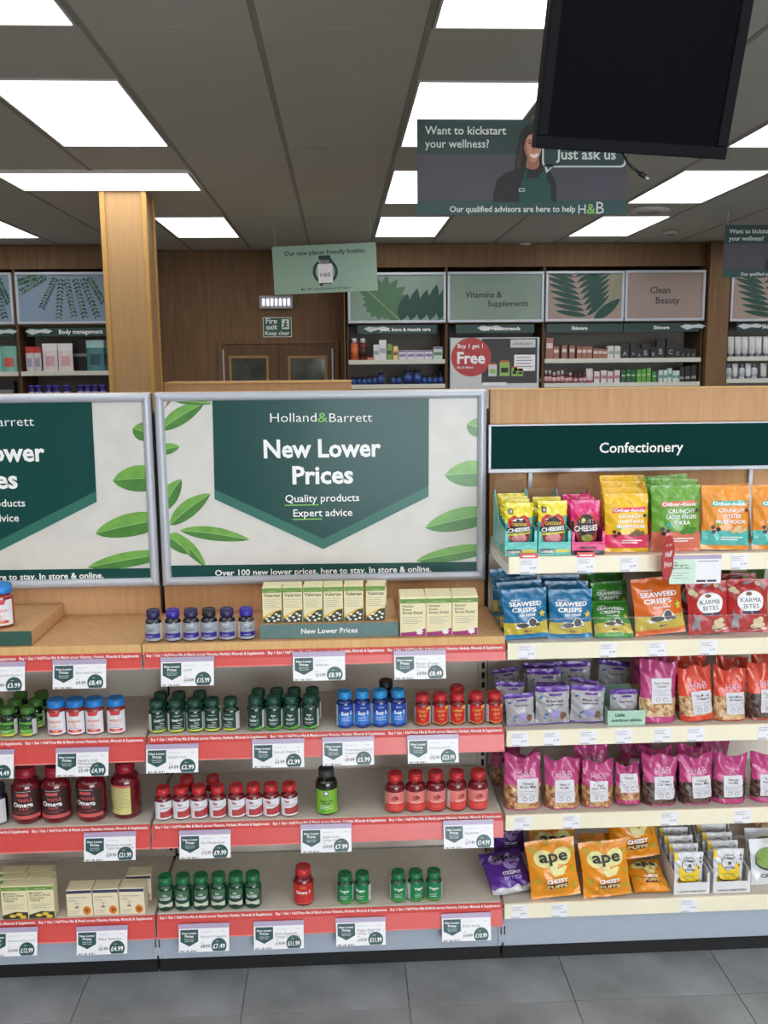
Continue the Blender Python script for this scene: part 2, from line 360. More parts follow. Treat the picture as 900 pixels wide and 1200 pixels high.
BNG = mat('banner print green', (20, 54, 52), .5, var=.08, scale=3); BNP = mat('banner print slate', (62, 62, 72), .5, var=.1, scale=4)
BNB = mat('banner print teal', (18, 66, 66), .5, var=.05); BNT = mat('banner lettering', (205, 214, 212), .5, var=0)
HAIR = mat('printed hair', (24, 20, 22), .6); SKIN = mat('printed skin', (196, 142, 118), .6, var=.05); TOP = mat('printed black top', (28, 28, 34), .6); APR = mat('printed apron', (16, 72, 66), .6); LIPS = mat('printed smile', (236, 226, 222), .6)
Yn = 4.2; O = at(489, 252, Yn)
def bpt(x, y): q = at(x, y, Yn); return (q.x-O.x, q.z-O.z)
def banner(loc):
    m = MB(lambda u, v, l: (u, -.0008*l, v)); WB, HB = .922, .397
    m.box(0, WB, 0, .004, 0, HB, BNG)
    m.rect(0, WB, .06, HB*.64, BNP, 1).rect(0, WB, 0, .058, BNB, 1)
    def T(s, x0, x1, y, mt=BNT, lay=3, bold=.012, h=None): a = bpt(x0, y); b = bpt(x1, y); m.text(s, a[0], a[1], b[0]-a[0], mt, h, lay, bold, 'l')
    T('Want to kickstart', 498, 593, 157.5); T('your wellness?', 498, 573, 173)
    HL = mat('printed hair light', (62, 46, 42), .6); SH = mat('printed cheek', (158, 106, 86), .6)
    m.poly([bpt(x, y) for x, y in ((603, 212), (603, 196), (606, 176), (609, 158), (615, 148), (624, 145), (633, 148), (638, 158), (639, 178), (637, 196), (640, 212), (628, 216), (612, 217))], HAIR, 2)
    m.poly([bpt(x, y) for x, y in ((604, 208), (606, 184), (611, 160), (614, 154), (613, 172), (610, 196), (608, 212))], HL, 2.5)
    m.poly([bpt(x, y) for x, y in ((577, 237), (579, 222), (583, 210), (592, 203), (606, 198), (615, 195), (634, 195), (643, 199), (649, 207), (652, 220), (652, 237))], TOP, 3)
    m.poly([bpt(x, y) for x, y in ((616, 196), (618, 184), (631, 184), (632, 194), (629, 198), (622, 199))], SH, 4)
    m.poly([bpt(x, y) for x, y in ((613.5, 165), (615, 158), (620, 153), (627, 152), (633, 156), (635, 165), (634.5, 174), (632, 183), (627, 190), (622, 190), (617, 184), (614, 175))], SKIN, 5)
    m.poly([bpt(x, y) for x, y in ((613.5, 165), (615, 158), (617, 157), (616.5, 168), (618, 180), (622, 189), (617, 184), (614, 175))], SH, 5.4)
    m.poly([bpt(x, y) for x, y in ((611, 178), (611, 162), (615, 153), (622, 149), (630, 150), (636, 158), (637, 168), (633, 160), (626, 156.5), (619, 159), (615, 166), (613.5, 178))], HAIR, 6)
    m.poly([bpt(x, y) for x, y in ((620.5, 180.5), (625, 181.5), (631, 180), (629, 184.5), (625.5, 185.6), (622.5, 184.4))], LIPS, 7)
    for ex in (620.5, 629.5):
        c = bpt(ex, 168); m.disc(c[0], c[1], .0075, .003, HAIR, 7); c = bpt(ex, 164.8); m.rect(c[0]-.011, c[0]+.011, c[1]-.0015, c[1]+.0015, HAIR, 7)
    m.poly([bpt(x, y) for x, y in ((625, 169), (623.2, 176), (627, 176.6))], mat('printed nose', (170, 116, 94), .6), 7)
    m.poly([bpt(x, y) for x, y in ((608, 237), (609, 222), (612, 213), (616, 199), (618, 199), (616, 210), (630, 208), (638, 199), (640, 199), (641, 211), (645, 218), (646, 237))], APR, 4.5)
    c = bpt(611, 223); m.rect(c[0]-.012, c[0]+.014, c[1]-.006, c[1]+.008, BNT, 5); m.rect(c[0]-.009, c[0]+.011, c[1]-.003, c[1]+.005, TOP, 6)
    def rr(x0, y0, x1, y1, r, lay, mt):
        pts = []
        for cx, cy, a0 in ((x1-r, y0+r, 0), (x0+r, y0+r, 90), (x0+r, y1-r, 180), (x1-r, y1-r, 270)):
            for k in range(6): a = math.radians(a0+18*k); pts.append((cx+r*math.cos(a), cy-r*math.sin(a)))
        m.poly([bpt(*p) for p in pts], mt, lay)
    rr(635, 160, 733, 196.5, 6, 7, BNT); m.poly([bpt(x, y) for x, y in ((637, 193), (640, 203), (651, 193))], BNT, 7)
    rr(637, 162, 731, 194.5, 5, 8, BNG); m.poly([bpt(x, y) for x, y in ((639, 193), (641.5, 199.5), (648, 193))], BNG, 8)
    T('Just ask us', 651, 721, 187, BNT, 9, .02)
    T('Our qualified advisors are here to help', 527, 674, 248.5, BNT, 3, .015); T('H', 677.5, 686, 250.5, BNT, 3, .0); T('B', 698.5, 707.5, 250.5, BNT, 3, .0); T('&', 687.5, 697.5, 250.5, LIME, 3, .01)
    t = empty('hanging_banner', loc); m.build('banner_panel', t)
    for x in (.02, .9):
        MB().tube([(x, .002, HB-.012), (x, .002, HC-loc[2])], .0015, mat('hanging wire', (190, 190, 190), .4), 6).build('hanging_wire', t)
    return t
t = banner((O.x, Yn, O.z)); tag(t, 'dark green hanging banner with smiling woman, beneath the black screen', 'banner', 'advisor banners')
q = at(847, 325, 7.4); t = banner((q.x, 7.4, q.z)); tag(t, 'smaller looking dark green hanging banner at far right over beauty shelves', 'banner', 'advisor banners')

MINT = mat('mint board', (150, 182, 164), .5, var=.03); PDK = mat('mint board print', (24, 56, 52), .5, var=0)
q = at(322, 345.7, 7.7); t = empty('hanging_sign', q); t.rotation_euler = (0, -.036, -.03); w, h = .83, .375
m = MB(lambda u, v, l: (u, -.001*l, v)); m.box(0, w, 0, .005, 0, h, MINT)
m.text('Our new planet friendly bottles', w/2, h-.075, .64, PDK, bold=.015).text('Min. 90% recycled plastic & 20% lighter', w/2, .025, .4, PDK, bold=.008)
for a0, a1 in ((-1.0, 1.15), (2.15, 4.3)):
    pts = [(w/2+.1*math.cos(a0+(a1-a0)*k/14), .165+.1*math.sin(a0+(a1-a0)*k/14)) for k in range(15)]; pts += [(w/2+.078*math.cos(a0+(a1-a0)*k/14), .165+.078*math.sin(a0+(a1-a0)*k/14)) for k in range(14, -1, -1)]
    m.poly(pts, PDK, 2); e = (w/2+.089*math.cos(a1), .165+.089*math.sin(a1)); m.poly([(e[0]-.03, e[1]), (e[0]+.03, e[1]), (e[0], e[1]+(-.035 if a1 > 3 else .035))], PDK, 2)
m.rect(w/2-.058, w/2+.058, .075, .225, WHITE, 3).rect(w/2-.048, w/2+.048, .255, .29, PDK, 3).rect(w/2-.035, w/2+.035, .225, .255, GTEXT, 3).rect(w/2-.05, w/2+.05, .068, .076, PDK, 4)
m.text('H&B', w/2, .125, .085, GTEXT, lay=4, bold=.01)
m.build('sign_board', t)
for x in (.03, w-.04): MB().tube([(x, .002, h-.01), (x, .002, HC-q.z+(.03 if x < .5 else .0)-.0)], .002, MATS['hanging wire'], 6).build('hanging_wire', t)
tag(t, 'pale mint hanging sign with a recycling bottle picture before the back wall', 'sign')

# ------------------------------------------------------------------ low unit between the aisles
a, b = at(192, 447.5, 7.0), at(412, 446.5, 7.0)
t = empty('low_display_unit', ((a.x+b.x)/2, 7.2, 0)); w = (b.x-a.x)/2
MB().box(-w, w, -.2, -.18, .1, a.z-.02, BEECH, .002).build('back_panel', t); MB().box(-w-.002, w+.002, -.205, .2, a.z-.02, a.z-.004, BEECH_EDGE, .003).build('top_board', t)
MB().box(-w, -w+.02, -.18, .2, .1, a.z-.02, BEECH, .002).build('end_panel', t); MB().box(w-.02, w, -.18, .2, .1, a.z-.02, BEECH, .002).build('end_panel', t); MB().box(-w, w, -.19, .19, 0, .1, GREY, .002).build('plinth', t)
tag(t, 'light wood display unit whose top shows above the middle poster frame', 'display unit')

# ------------------------------------------------------------------ wall shelving at the back
YU = 9.3
BK = mat('wall unit back panel', (138, 132, 124), .6, var=.04); RAIL = mat('pale shelf rail', (206, 206, 196), .4, var=.04)
def wall_unit(x0, x1, zs, label):
    t = empty('tall_shelf_unit', ((x0+x1)/2, YU, 0)); w = (x1-x0)/2
    MB().box(-w+.001, w-.001, .5, .535, .05, 2.15, BK).build('back_panel', t)
    for s in (-1, 1): MB().box(min(s*(w-.001), s*(w-.0125)), max(s*(w-.001), s*(w-.0125)), .02, .499, .05, 2.66, OAKD, .002).build('side_panel', t)
    MB().box(-w+.013, w-.013, .02, .5, 2.12, 2.145, OAKD, .002).build('canopy_board', t)
    for z in zs:
        s = MB().box(-w+.013, w-.013, .012, .5, z-.03, z, BEIGE, .002).build('shelf', t); MB().box(-w+.013, w-.013, .0, .011, z-.04, z+.004, RAIL, .002).build('price_rail', s)
    MB().box(-w+.013, w-.013, .02, .5, .05, .16, GREY, .002).build('plinth', t)
    return tag(t, label, 'shelf unit', 'wall shelf units')
wall_unit(-4.75, -3.093, (1.69, 1.4, 1.1, .8, .5), 'wall shelving bay at the far left edge with mint pouches')
wall_unit(-3.093, -2.19, (1.69, 1.4, 1.1, .8, .5), 'wall shelving bay left of the wooden column with protein pouches')
wall_unit(.085, 1.067, (1.77, 1.53, 1.2, .9, .5), 'wall shelving bay with blue supplement bottles right of the fire doors')
wall_unit(1.067, 2.035, (1.2, .9, .5), 'wall bay holding the red and white promotion board')
wall_unit(2.035, 3.642, (1.765, 1.525, 1.2, .9, .5), 'wide wall shelving bay with skincare cartons')
wall_unit(3.885, 5.2, (1.77, 1.55, 1.2, .9, .5), 'wall shelving bay with white tubes at the far right')
struct(MB().box(3.66, 3.87, 9.25, YB-.012, 0, HC-.002, OAK, .004).build('trim_1'))
struct(MB().box(XL+.002, -2.185, 9.36, YB-.012, 2.665, HC-.002, OAK, .002).build('trim_2')); struct(MB().box(.07, 3.655, 9.36, YB-.012, 2.665, HC-.002, OAK, .002).build('trim_3')); struct(MB().box(3.875, XR-.002, 9.36, YB-.012, 2.665, HC-.002, OAK, .002).build('trim_4'))
struct(MB().box(.06, .072, 9.3, YB-.012, 0, 2.664, OAK, .002).build('trim_5')); struct(MB().box(-2.176, -2.16, 9.3, YB-.012, 0, 2.664, OAK, .002).build('trim_6'))

LFD = mat('printed leaf dark', (24, 68, 58), .55, var=.1); LFM = mat('printed leaf mid', (72, 112, 80), .55, var=.1); LFL = mat('printed leaf light', (122, 140, 100), .55, var=.1)
PBLU = mat('pale blue print', (122, 142, 164), .5, var=.04, scale=6); PMNT = mat('pale mint print', (128, 148, 136), .5, var=.04, scale=6); PPNK = mat('dusty pink print', (152, 133, 127), .5, var=.04, scale=6)
def leaf_pts(p, q, wd, n=7, k=.45):
    p, q = Vector(p), Vector(q); d = q-p; nn = Vector((-d.y, d.x)).normalized()
    prof = [math.sin(math.pi*(i/n)**(.85 if k < .5 else 1.2))**.8*wd/2 for i in range(n+1)]
    up = [p+d*(i/n)+nn*prof[i] for i in range(n+1)]; lo = [p+d*(i/n)-nn*prof[i] for i in range(n-1, 0, -1)]
    return [(a.x, a.y) for a in up+lo]
def header(x0, x1, z0, z1, bg, art, label):
    t = empty('header_poster', ((x0+x1)/2, YU, z0)); w, h = (x1-x0)/2, z1-z0
    f = MB()
    for q in ((-w, w, 0, .026), (-w, w, h-.026, h), (-w, -w+.026, .026, h-.026), (w-.026, w, .026, h-.026)): f.box(q[0], q[1], -.02, .015, q[2], q[3], SILVER, .004)
    f.build('frame', t)
    m = MB(lambda u, v, l: (u, -.004-.0008*l, v)); m.rect(-w+.02, w-.02, .02, h-.02, bg, 0); art(m, w-.026, h); m.build('printed_sheet', t)
    MB().box(-w+.02, w-.02, .0, .014, .02, h-.02, OAKD).build('backing_board', t)
    tag(t, label, 'poster', 'header posters over the wall shelving')
def clip(pts, w, h): return [(max(-w, min(w, a)), max(.026, min(h-.026, b))) for a, b in pts]
def ferns(m, w, h, seed=1):
    r = random.Random(seed)
    for sx, ex, ey in ((-.3, -.95, .62), (-.1, -.5, .3), (0, -.12, .08), (.1, .25, .12), (.3, .5, .1), (.45, .8, .1), (.6, .95, .4), (-.5, -1, .8)):
        P, Q = Vector((sx*w, h-.03)), Vector((ex*w, ey*h))
        for i in range(1, 12):
            c = P.lerp(Q, i/12); d = (Q-P).normalized(); nn = Vector((-d.y, d.x))
            for s in (-1, 1): e = c+nn*s*.035+d*.028; m.poly(clip(leaf_pts(c, e, .02, 4), w, h), LFM if r.random() < .4 else LFD, 1+r.random())
def monstera(m, w, h):
    c = Vector((-.33*w, .42*h))
    for i in range(16):
        a = 2*math.pi*i/16+.2; L = .27 if math.cos(a-.9) > -.4 else .18
        e = c+Vector((math.cos(a)*1.05, math.sin(a)*.95))*L; m.poly(clip(leaf_pts(c, e, .1), w, h), LFM, 1+i*.12)
    m.poly(clip([(c.x-.2, c.y+.16), (c.x-.19, c.y+.17), (c.x+.17, c.y-.16), (c.x+.16, c.y-.17)], w, h), LFL, 3.2)
    for i in range(5):
        x = .12*w+i*.21*w; m.poly(clip(leaf_pts((x-.02, .02), (x+.05, .28+.03*(i % 2)+.02*i), .12), w, h), LFD, 4+.2*i)
def palm(m, w, h):
    P, Q = Vector((.12*w, .0)), Vector((-.35*w, h*.98))
    for i in range(1, 9):
        c = P.lerp(Q, i/9)
        m.poly(clip(leaf_pts(c, c+Vector((-.32, .04+.012*i)), .05), w, h), LFD, 3+.1*i); m.poly(clip(leaf_pts(c, c+Vector((.2+.02*i, .2)), .055), w, h), LFD, 4+.1*i)
    for i in range(9):
        c = Vector((.55*w+.03*i*w, .1*h+.095*i*h)); m.poly(clip(leaf_pts(c, c+Vector((.12, .09)), .022, 4), w, h), LFL, 1+.1*i); m.poly(clip(leaf_pts(c, c+Vector((-.13, .08)), .022, 4), w, h), LFL, 2+.1*i)
    m.poly(clip(leaf_pts((.25*w, .03*h), (.98*w, .45*h), .1), w, h), LFD, 5.5)
header(-3.74, -3.105, 2.142, 2.628, PBLU, lambda m, w, h: ferns(m, w, h, 5), 'pale blue fern print header, cut by the left edge')
header(-3.075, -2.2, 2.142, 2.63, PBLU, ferns, 'pale blue fern print header beside the wooden column')
header(.1, 1.06, 2.128, 2.612, PMNT, monstera, 'mint header with big split leaf print behind the mint hanging sign')
header(1.075, 2.028, 2.128, 2.614, PMNT, lambda m, w, h: m.text('Vitamins &', -.12, .24, .36, KTEXT, bold=.012).text('Supplements', .12, .155, .4, KTEXT, bold=.012), 'plain mint header with vitamins lettering')
header(2.043, 2.826, 2.13, 2.617, PPNK, palm, 'pink header with dark palm leaf print beside the clean beauty header')
header(2.834, 3.638, 2.13, 2.62, PPNK, lambda m, w, h: m.text('Clean', -.05, .27, .2, KTEXT, bold=.012).text('Beauty', .03, .17, .24, KTEXT, bold=.012), 'plain dusty pink header with clean beauty lettering')
header(3.896, 4.75, 2.118, 2.6, PPNK, palm, 'pink palm leaf header at the far right under the small banner')
PALE = mat('sign glare patch', (196, 204, 206), .5)  # glare on the shelf signs, painted as a pale patch
def strip(x0, x1, txt, tx, tw, label, blob=None):
    m = MB(lambda u, v, l: (u, -.002-.0008*l, v)); w = (x1-x0)/2; m.box(-w, w, -.002, .01, 0, .085, mat('shelf sign green', (26, 62, 58), .45), .001)
    if blob is not None: m.poly([(blob+a*.13, .045+b*.03) for a, b in ((-1, .2), (-.6, .9), (0, .6), (.5, .95), (1, .3), (.7, -.5), (.1, -.2), (-.5, -.9))], PALE, 1)
    if txt: m.text(txt, tx, .026, tw, WTEXT, bold=.02)
    o = m.build('shelf_sign', None, ((x0+x1)/2, YU+.01, 2.025)); tag(o, label, 'sign', 'green shelf signs')
strip(-3.72, -3.12, None, .1, .3, 'green shelf sign under the header cut by left edge', .2)
strip(-3.0, -2.21, 'Body management', .12, .42, 'green shelf sign reading body management left of column', -.28)
strip(.19, .97, 'Joint, bone & muscle care', .08, .5, 'green shelf sign over the tall orange bottles', -.2)
strip(1.16, 1.94, 'H&B recommends', .05, .4, 'green shelf sign above the promotion board', -.05)
strip(2.06, 2.825, 'Skincare', -.05, .16, 'green skincare sign over the copper cartons')
strip(2.835, 3.6, 'Skincare', .0, .16, 'green skincare sign over the black cartons', .32)
strip(3.98, 4.7, 'Skin, hair', .0, .2, 'green shelf sign over the white tubes at far right', -.22)

# promotion board
BDK = mat('promo photo dark', (54, 54, 58), .5, var=.15, scale=6); PRED = mat('promo red', (184, 52, 56), .45, var=.03); LGR = mat('promo light', (206, 210, 212), .5)
p0, p1 = at(521.5, 396, YU), at(626, 456, YU); t = empty('promotion_board', (1.552, YU+.03, 1.2005)); w = (p1.x-p0.x)/2-.012; h = p0.z-p1.z+.3; HB0 = p0.z-1.2; LIFT = HB0-h
m = MB(lambda u, v, l: (u, -.0008*l, v+LIFT)); m.box(-w, w, 0, .01, 0, HB0, LGR)
m.rect(-.13, w-.01, .36, h-.01, BDK, 1).disc(-w+.2, h-.19, .2, .19, PRED, 2, 32)
m.text('Buy 1 get 1', -w+.19, h-.1, .25, WTEXT, lay=3, bold=.015).text('Free', -w+.2, h-.25, .28, WTEXT, lay=3, bold=.03).text('Mix & Match', -w+.14, h-.3, .16, WTEXT, lay=3, bold=.015)
m.rect(w-.28, w-.03, h-.1, h-.02, LGR, 3).text('JACOB HOOY', w-.155, h-.075, .2, KTEXT, lay=4, bold=.005).rect(w-.24, w-.03, h-.33, h-.17, WHITE, 3)
for k in range(4): m.rect(w-.22, w-.06-.02*(k % 2), h-.29+.03*k, h-.283+.03*k, GTEXT, 4)
GA = mat('promo jar green', (150, 190, 90), .5); GB = mat('promo jar cap', (190, 90, 50), .5)
for x, s, c in ((-.02, .1, LGR), (.1, .12, GA), (.2, .07, GA), (.26, .06, GA)): m.rect(x-s*.42, x+s*.42, .43, .43+s*1.15, c, 3).rect(x-s*.3, x+s*.3, .43+s*.3, .43+s*.7, KTEXT if c is GA else GA, 4).rect(x-s*.36, x+s*.36, .43+s*1.15, .43+s*1.3, GB, 4)
m.rect(-.12, .12, .34, .37, WHITE, 3)
m.build('board', t)
for s in (-1, 1): MB().box(s*(w+.006)-.005, s*(w+.006)+.005, -.004, .012, 0, HB0, SILVER, .002).build('edge_strip', t)
MB().box(-w, w, .011, .1, 0, .02, LGR, .002).build('foot', t)
tag(t, 'promotion board with red offer circle between the wall shelves', 'board')

# ---- small goods on the back shelves
def sb(r, h, body, cap, lab, neck=.45, ch=.2):
    return MB().lathe([(r*.9, 0), (r, h*.04), (r, h*(1-ch)*.82), (r*.9, h*(1-ch)*.92), (r*neck*1.3, h*(1-ch))], body, 14).lathe([(r*neck*1.35, h*(1-ch)), (r*neck*1.35, h*.99), (r*neck*1.2, h)], cap, 14).lathe([(r*1.02, h*.15), (r*1.02, h*(1-ch)*.75)], lab, 14)
def carton(w, h, d, body, band, top=None, v0=.35, v1=.6):
    m = MB(plane_map(-d/2, .001)).box(-w/2, w/2, -d/2, d/2, 0, h, body, .002); m.rect(-w*.42, w*.42, h*v0, h*v1, band, 1)
    if top: m.rect(-w*.5+.002, w*.5-.002, h*.84, h-.003, top, 1)
    return m
def tube(w, h, body, cap):
    v = []; f = []; n = 12
    for k, (a, b, z) in enumerate(((w*.36, w*.36, 0), (w*.38, w*.38, h*.16), (w*.48, w*.42, h*.18), (w*.5, w*.3, h*.6), (w*.52, w*.03, h))):
        for i in range(n): t = 2*math.pi*i/n; v.append((a*math.cos(t), b*math.sin(t), z))
    for k in range(4):
        for i in range(n): f.append((k*n+i, k*n+(i+1) % n, (k+1)*n+(i+1) % n, (k+1)*n+i))
    m = MB().add(v, f[:n], cap, True).add(v, f[n:], body, True); m.add(v[:n], [tuple(range(n))[::-1]], cap); m.add(v[-n:], [tuple(range(n))], body)
    return m
def pouch(w, h, t, body, top, lab):
    m = MB(lambda u, v, l: (u, -t*.5*(1-(abs(u)/(w/2))**2)*(1-v/h)**.8-.001*l-.001, v)); nu, nv = 8, 8; v = []; f = []
    for sgn in (-1, 1):
        o = len(v)
        for j in range(nv+1):
            for i in range(nu+1):
                u = -1+2*i/nu; q = j/nv; v.append((u*w/2*(1-.04*math.sin(3.14*q)), sgn*(t*.5*(1-abs(u)**2)*(1-q)**.8+.0005), q*h))
        for j in range(nv):
            for i in range(nu): a = o+j*(nu+1)+i; f.append((a, a+1, a+nu+2, a+nu+1) if sgn < 0 else (a+1, a, a+nu+1, a+nu+2))
    k = nu*nv
    fr = [q for n, q in enumerate(f) if (n % k)//nu >= nv-2]; lo = [q for n, q in enumerate(f) if (n % k)//nu < nv-2]
    m.add(v, lo, body, True).add(v, fr, top, True)
    if lab: m.rect(-w*.28, w*.3, h*.2, h*.55, lab, 1, .02)
    return m
def col(n, c, r=.4): return mat(n, c, r, var=.05)
GOODS = {}
def good(kind, key, fn, px, ybot, z, label, cat, group, Y=YU+.06, yaw=0):
    if key not in GOODS: GOODS[key] = fn().mesh(kind)
    p = at(px, ybot, Y); o = link(kind, GOODS[key], None, (p.x, Y, z+.0005)); o.rotation_euler.z = yaw
    return tag(o, label, cat, group)
u = .00875                                             # metres for one pixel at this depth
ZU = 1.77
for i, x in enumerate((415.5, 425.5)):
    good('supplement_bottle', ('ob', i), lambda i=i: sb(.04, .215, (col('orange liquid', (196, 92, 48)), col('dark red liquid', (110, 36, 34)))[i], col('white cap', (214, 216, 216)), (col('orange label', (206, 104, 56)), col('black red label', (60, 34, 34)))[i]), x, 421, ZU, ('tall white capped orange bottle beside the fire doors', 'tall white capped dark red bottle beside the tall orange one')[i], 'bottle', 'goods on the joint care shelf')
for n, (x, y0, w, c, b, lab) in enumerate(((441, 404, .055, (214, 214, 214), (150, 160, 170), 'shorter white carton left of the tallest white carton'), (448.5, 399, .07, (220, 220, 220), (160, 170, 180), 'tallest white carton on the joint care shelf'), (456.5, 403.5, .05, (120, 146, 70), (60, 80, 40), 'narrow olive green carton on the joint care shelf'), (463.5, 406, .05, (222, 196, 120), (120, 90, 50), 'narrow yellow carton on the joint care shelf'))):
    good('carton', ('jc', n), lambda: carton(w, (421.5-y0)*u, .05, col('jc%d' % n, c), col('jcb%d' % n, b)), x, 421, ZU, lab, 'carton', 'goods on the joint care shelf')
for i, x in enumerate((472, 482, 492, 502)):
    good('carton', 'lil', lambda: carton(.082, .095, .05, col('lilac white', (204, 200, 214)), col('lilac band', (140, 110, 160)), col('lilac top', (120, 84, 140))), x, 421, ZU, 'small lilac topped carton on joint care shelf, %s in its row' % ORD[i], 'carton', 'lilac topped cartons')
good('carton', 'mgc', lambda: carton(.09, .125, .05, col('mint carton', (184, 206, 190)), col('mint carton band', (90, 130, 90)), col('purple top', (110, 80, 130))), 513, 421, ZU, 'pale green carton at the right end of the joint care shelf', 'carton', 'goods on the joint care shelf')
good('sachet_pack', 'osp', lambda: carton(.07, .03, .06, col('orange sachets', (190, 96, 62)), col('orange sachet print', (220, 170, 140))), 434.5, 421, ZU, 'low orange pack lying beside the tall dark red bottle', 'pack', 'goods on the joint care shelf')
NB = col('navy bottle', (26, 38, 84), .3); NL = col('navy label', (48, 80, 148)); NK = col('navy cap', (18, 20, 34))
for i, (x, h, r) in enumerate(((414.5, .08, .026), (421, .08, .026), (427, .08, .026), (433, .09, .028), (439, .095, .028), (446.5, .125, .036), (461, .095, .03), (467.5, .095, .03), (478, .15, .043), (489, .15, .043), (497.5, .09, .028), (503.5, .09, .028), (510, .09, .028), (516.5, .09, .028))):
    good('supplement_bottle', ('nb', h), lambda: sb(r, h, NB, NK, NL, .6), x, 451, 1.53, 'navy supplement bottle on lower joint care shelf, %s from the fire doors' % ORD[i], 'bottle', 'navy bottles on the lower joint care shelf')
good('supplement_bottle', 'dkb', lambda: sb(.025, .16, NK, NK, NB, .5), 516, 451, 1.53, 'slim dark bottle standing behind the last navy bottle', 'bottle', 'goods on the joint care shelf', YU+.18)
# skincare, upper shelf
CO = col('copper carton', (150, 98, 82)); COW = col('copper carton print', (214, 196, 188)); BKC = col('black carton', (30, 30, 34)); BKW = col('black carton print', (150, 150, 154))
for i, (x, h, w) in enumerate(((643, .21, .075), (651, .125, .055), (660.5, .135, .055), (669.5, .135, .055), (678, .12, .05), (684, .12, .05), (690, .12, .05), (697, .1, .05), (702.5, .1, .045), (708, .095, .05))):
    good('carton', ('co', h, w), lambda: carton(w, h, .05, CO, COW, None, .5, .75), x, 421, 1.765, 'copper skincare carton on upper beauty shelf, %s from its left end' % ORD[i], 'carton', 'copper cartons on the upper beauty shelf')
for i, x in enumerate((714.5, 722.5)):
    good('carton', 'wsk', lambda: carton(.06, .125, .05, col('white carton', (206, 208, 204)), col('white carton band', (150, 170, 150))), x, 421, 1.765, ('white carton right after the copper cartons', 'white carton just left of the black cartons')[i], 'carton', 'white cartons on the upper beauty shelf')
for i, (x, h, w, ch) in enumerate(((731, .15, .09, 'A'), (741, .155, .065, 'A'), (748, .1, .06, 'A'), (755.5, .145, .08, 'B'), (764.5, .11, .06, 'B'), (773, .185, .09, 'B'), (784.5, .19, .09, 'C'), (793, .14, .07, 'C'), (799.5, .1, .05, 'C'), (805.5, .095, .05, 'C'), (811.5, .09, .05, 'C'))):
    good('carton', ('bk', i), lambda: MB(plane_map(-.025, .001)).box(-w/2, w/2, -.025, .025, 0, h, BKC, .002).text(ch, 0, h*.2, w*.45, BKW, bold=.02, lay=1), x, 421, 1.765, 'black skincare carton on upper beauty shelf, %s from its left' % ORD[i], 'carton', 'black cartons on the upper beauty shelf')
# skincare, lower shelf
DR = col('dark rose bottle', (108, 44, 60), .25); PK = col('pale pink label', (206, 170, 176)); WC = col('silver cap', (196, 190, 192), .3)
for i, (x, h) in enumerate(((634.5, .1), (639.5, .13), (644, .13), (649, .11), (654, .12), (658.5, .13), (663.5, .1), (668, .105), (674, .09), (680, .09), (685, .1))):
    good('serum_bottle', ('dr', h), lambda: sb(.021, h, DR, WC if h > .1 else DR, PK, .5, .3), x, 450, 1.525, 'dark rose serum bottle on lower beauty shelf, %s from its left end' % ORD[i], 'bottle', 'dark rose bottles on the lower beauty shelf')
good('cream_tube', 'ctu', lambda: tube(.07, .145, col('white tube', (214, 206, 208)), col('rose tube cap', (170, 70, 96))), 690.5, 450, 1.525, 'white cream tube after the dark rose bottles', 'tube', 'pink and white goods on the lower beauty shelf')
for i, x in enumerate((698.5, 706.5, 714, 722)):
    good('carton', ('pw', i % 2), lambda: carton(.055, (.115, .125)[i % 2], .05, col('white pink carton', (212, 204, 206)), col('rose band', (190, 110, 134))), x, 450, 1.525, 'white and rose carton on lower beauty shelf, %s after the cream tube' % ORD[i], 'carton', 'pink and white goods on the lower beauty shelf')
for i, (x, c, h) in enumerate(((729.5, (34, 92, 52), .125), (735.5, (34, 92, 52), .135), (741, (34, 92, 52), .13), (747.5, (88, 160, 62), .13), (753, (88, 160, 62), .135), (759, (88, 160, 62), .145), (765.5, (60, 126, 66), .11))):
    good('carton', ('gc', c, h), lambda: carton(.045, h, .05, col('gc%d%d' % (c[0], c[1]), c), col('gcb', (170, 200, 150)), None, .5, .62), x, 450, 1.525, 'green skincare carton on lower beauty shelf, %s from its left' % ORD[i], 'carton', 'green cartons on the lower beauty shelf')
for i, (x, h) in enumerate(((773, .12), (778.5, .12), (783.5, .14), (789, .115), (793.5, .115))):
    good('carton', ('tw', h), lambda: carton(.04, h, .05, col('teal white carton', (196, 212, 206)), col('teal band', (80, 150, 140))), x, 450, 1.525, 'white carton with teal band on lower beauty shelf, %s from green cartons' % ORD[i], 'carton', 'teal banded cartons on the lower beauty shelf')
for i, x in enumerate((797.5, 804.5, 811.5)):
    good('carton', ('bl', i), lambda: carton(.055, .15+.01*i, .05, BKC, BKW, None, .2, .35), x, 450, 1.525, 'black carton at the right end of lower beauty shelf, %s of three' % ORD[i], 'carton', 'black cartons on the lower beauty shelf')
WT = col('white hair tube', (206, 210, 212)); BT = col('blue tube cap', (120, 132, 150))
for i, x in enumerate((855.5, 864, 872, 880.5, 888, 897)):
    good('hair_tube', 'ht', lambda: tube(.068, .2, WT, BT), x, 419, 1.77, 'white tube on the upper far right shelf, %s from its left end' % ORD[i], 'tube', 'white tubes on the upper far right shelf')
for i, x in enumerate((853, 860.5, 868.5, 876, 883, 894)):
    good('hair_bottle', ('hb', i % 2), lambda: (tube(.06, .155, WT, BT) if i % 2 else sb(.03, .15, WT, BT, col('blue grey label', (176, 186, 200)), .4, .25)), x, 446, 1.55, 'white hair care bottle on lower far right shelf, %s from its left end' % ORD[i], 'bottle', 'white bottles on the lower far right shelf')
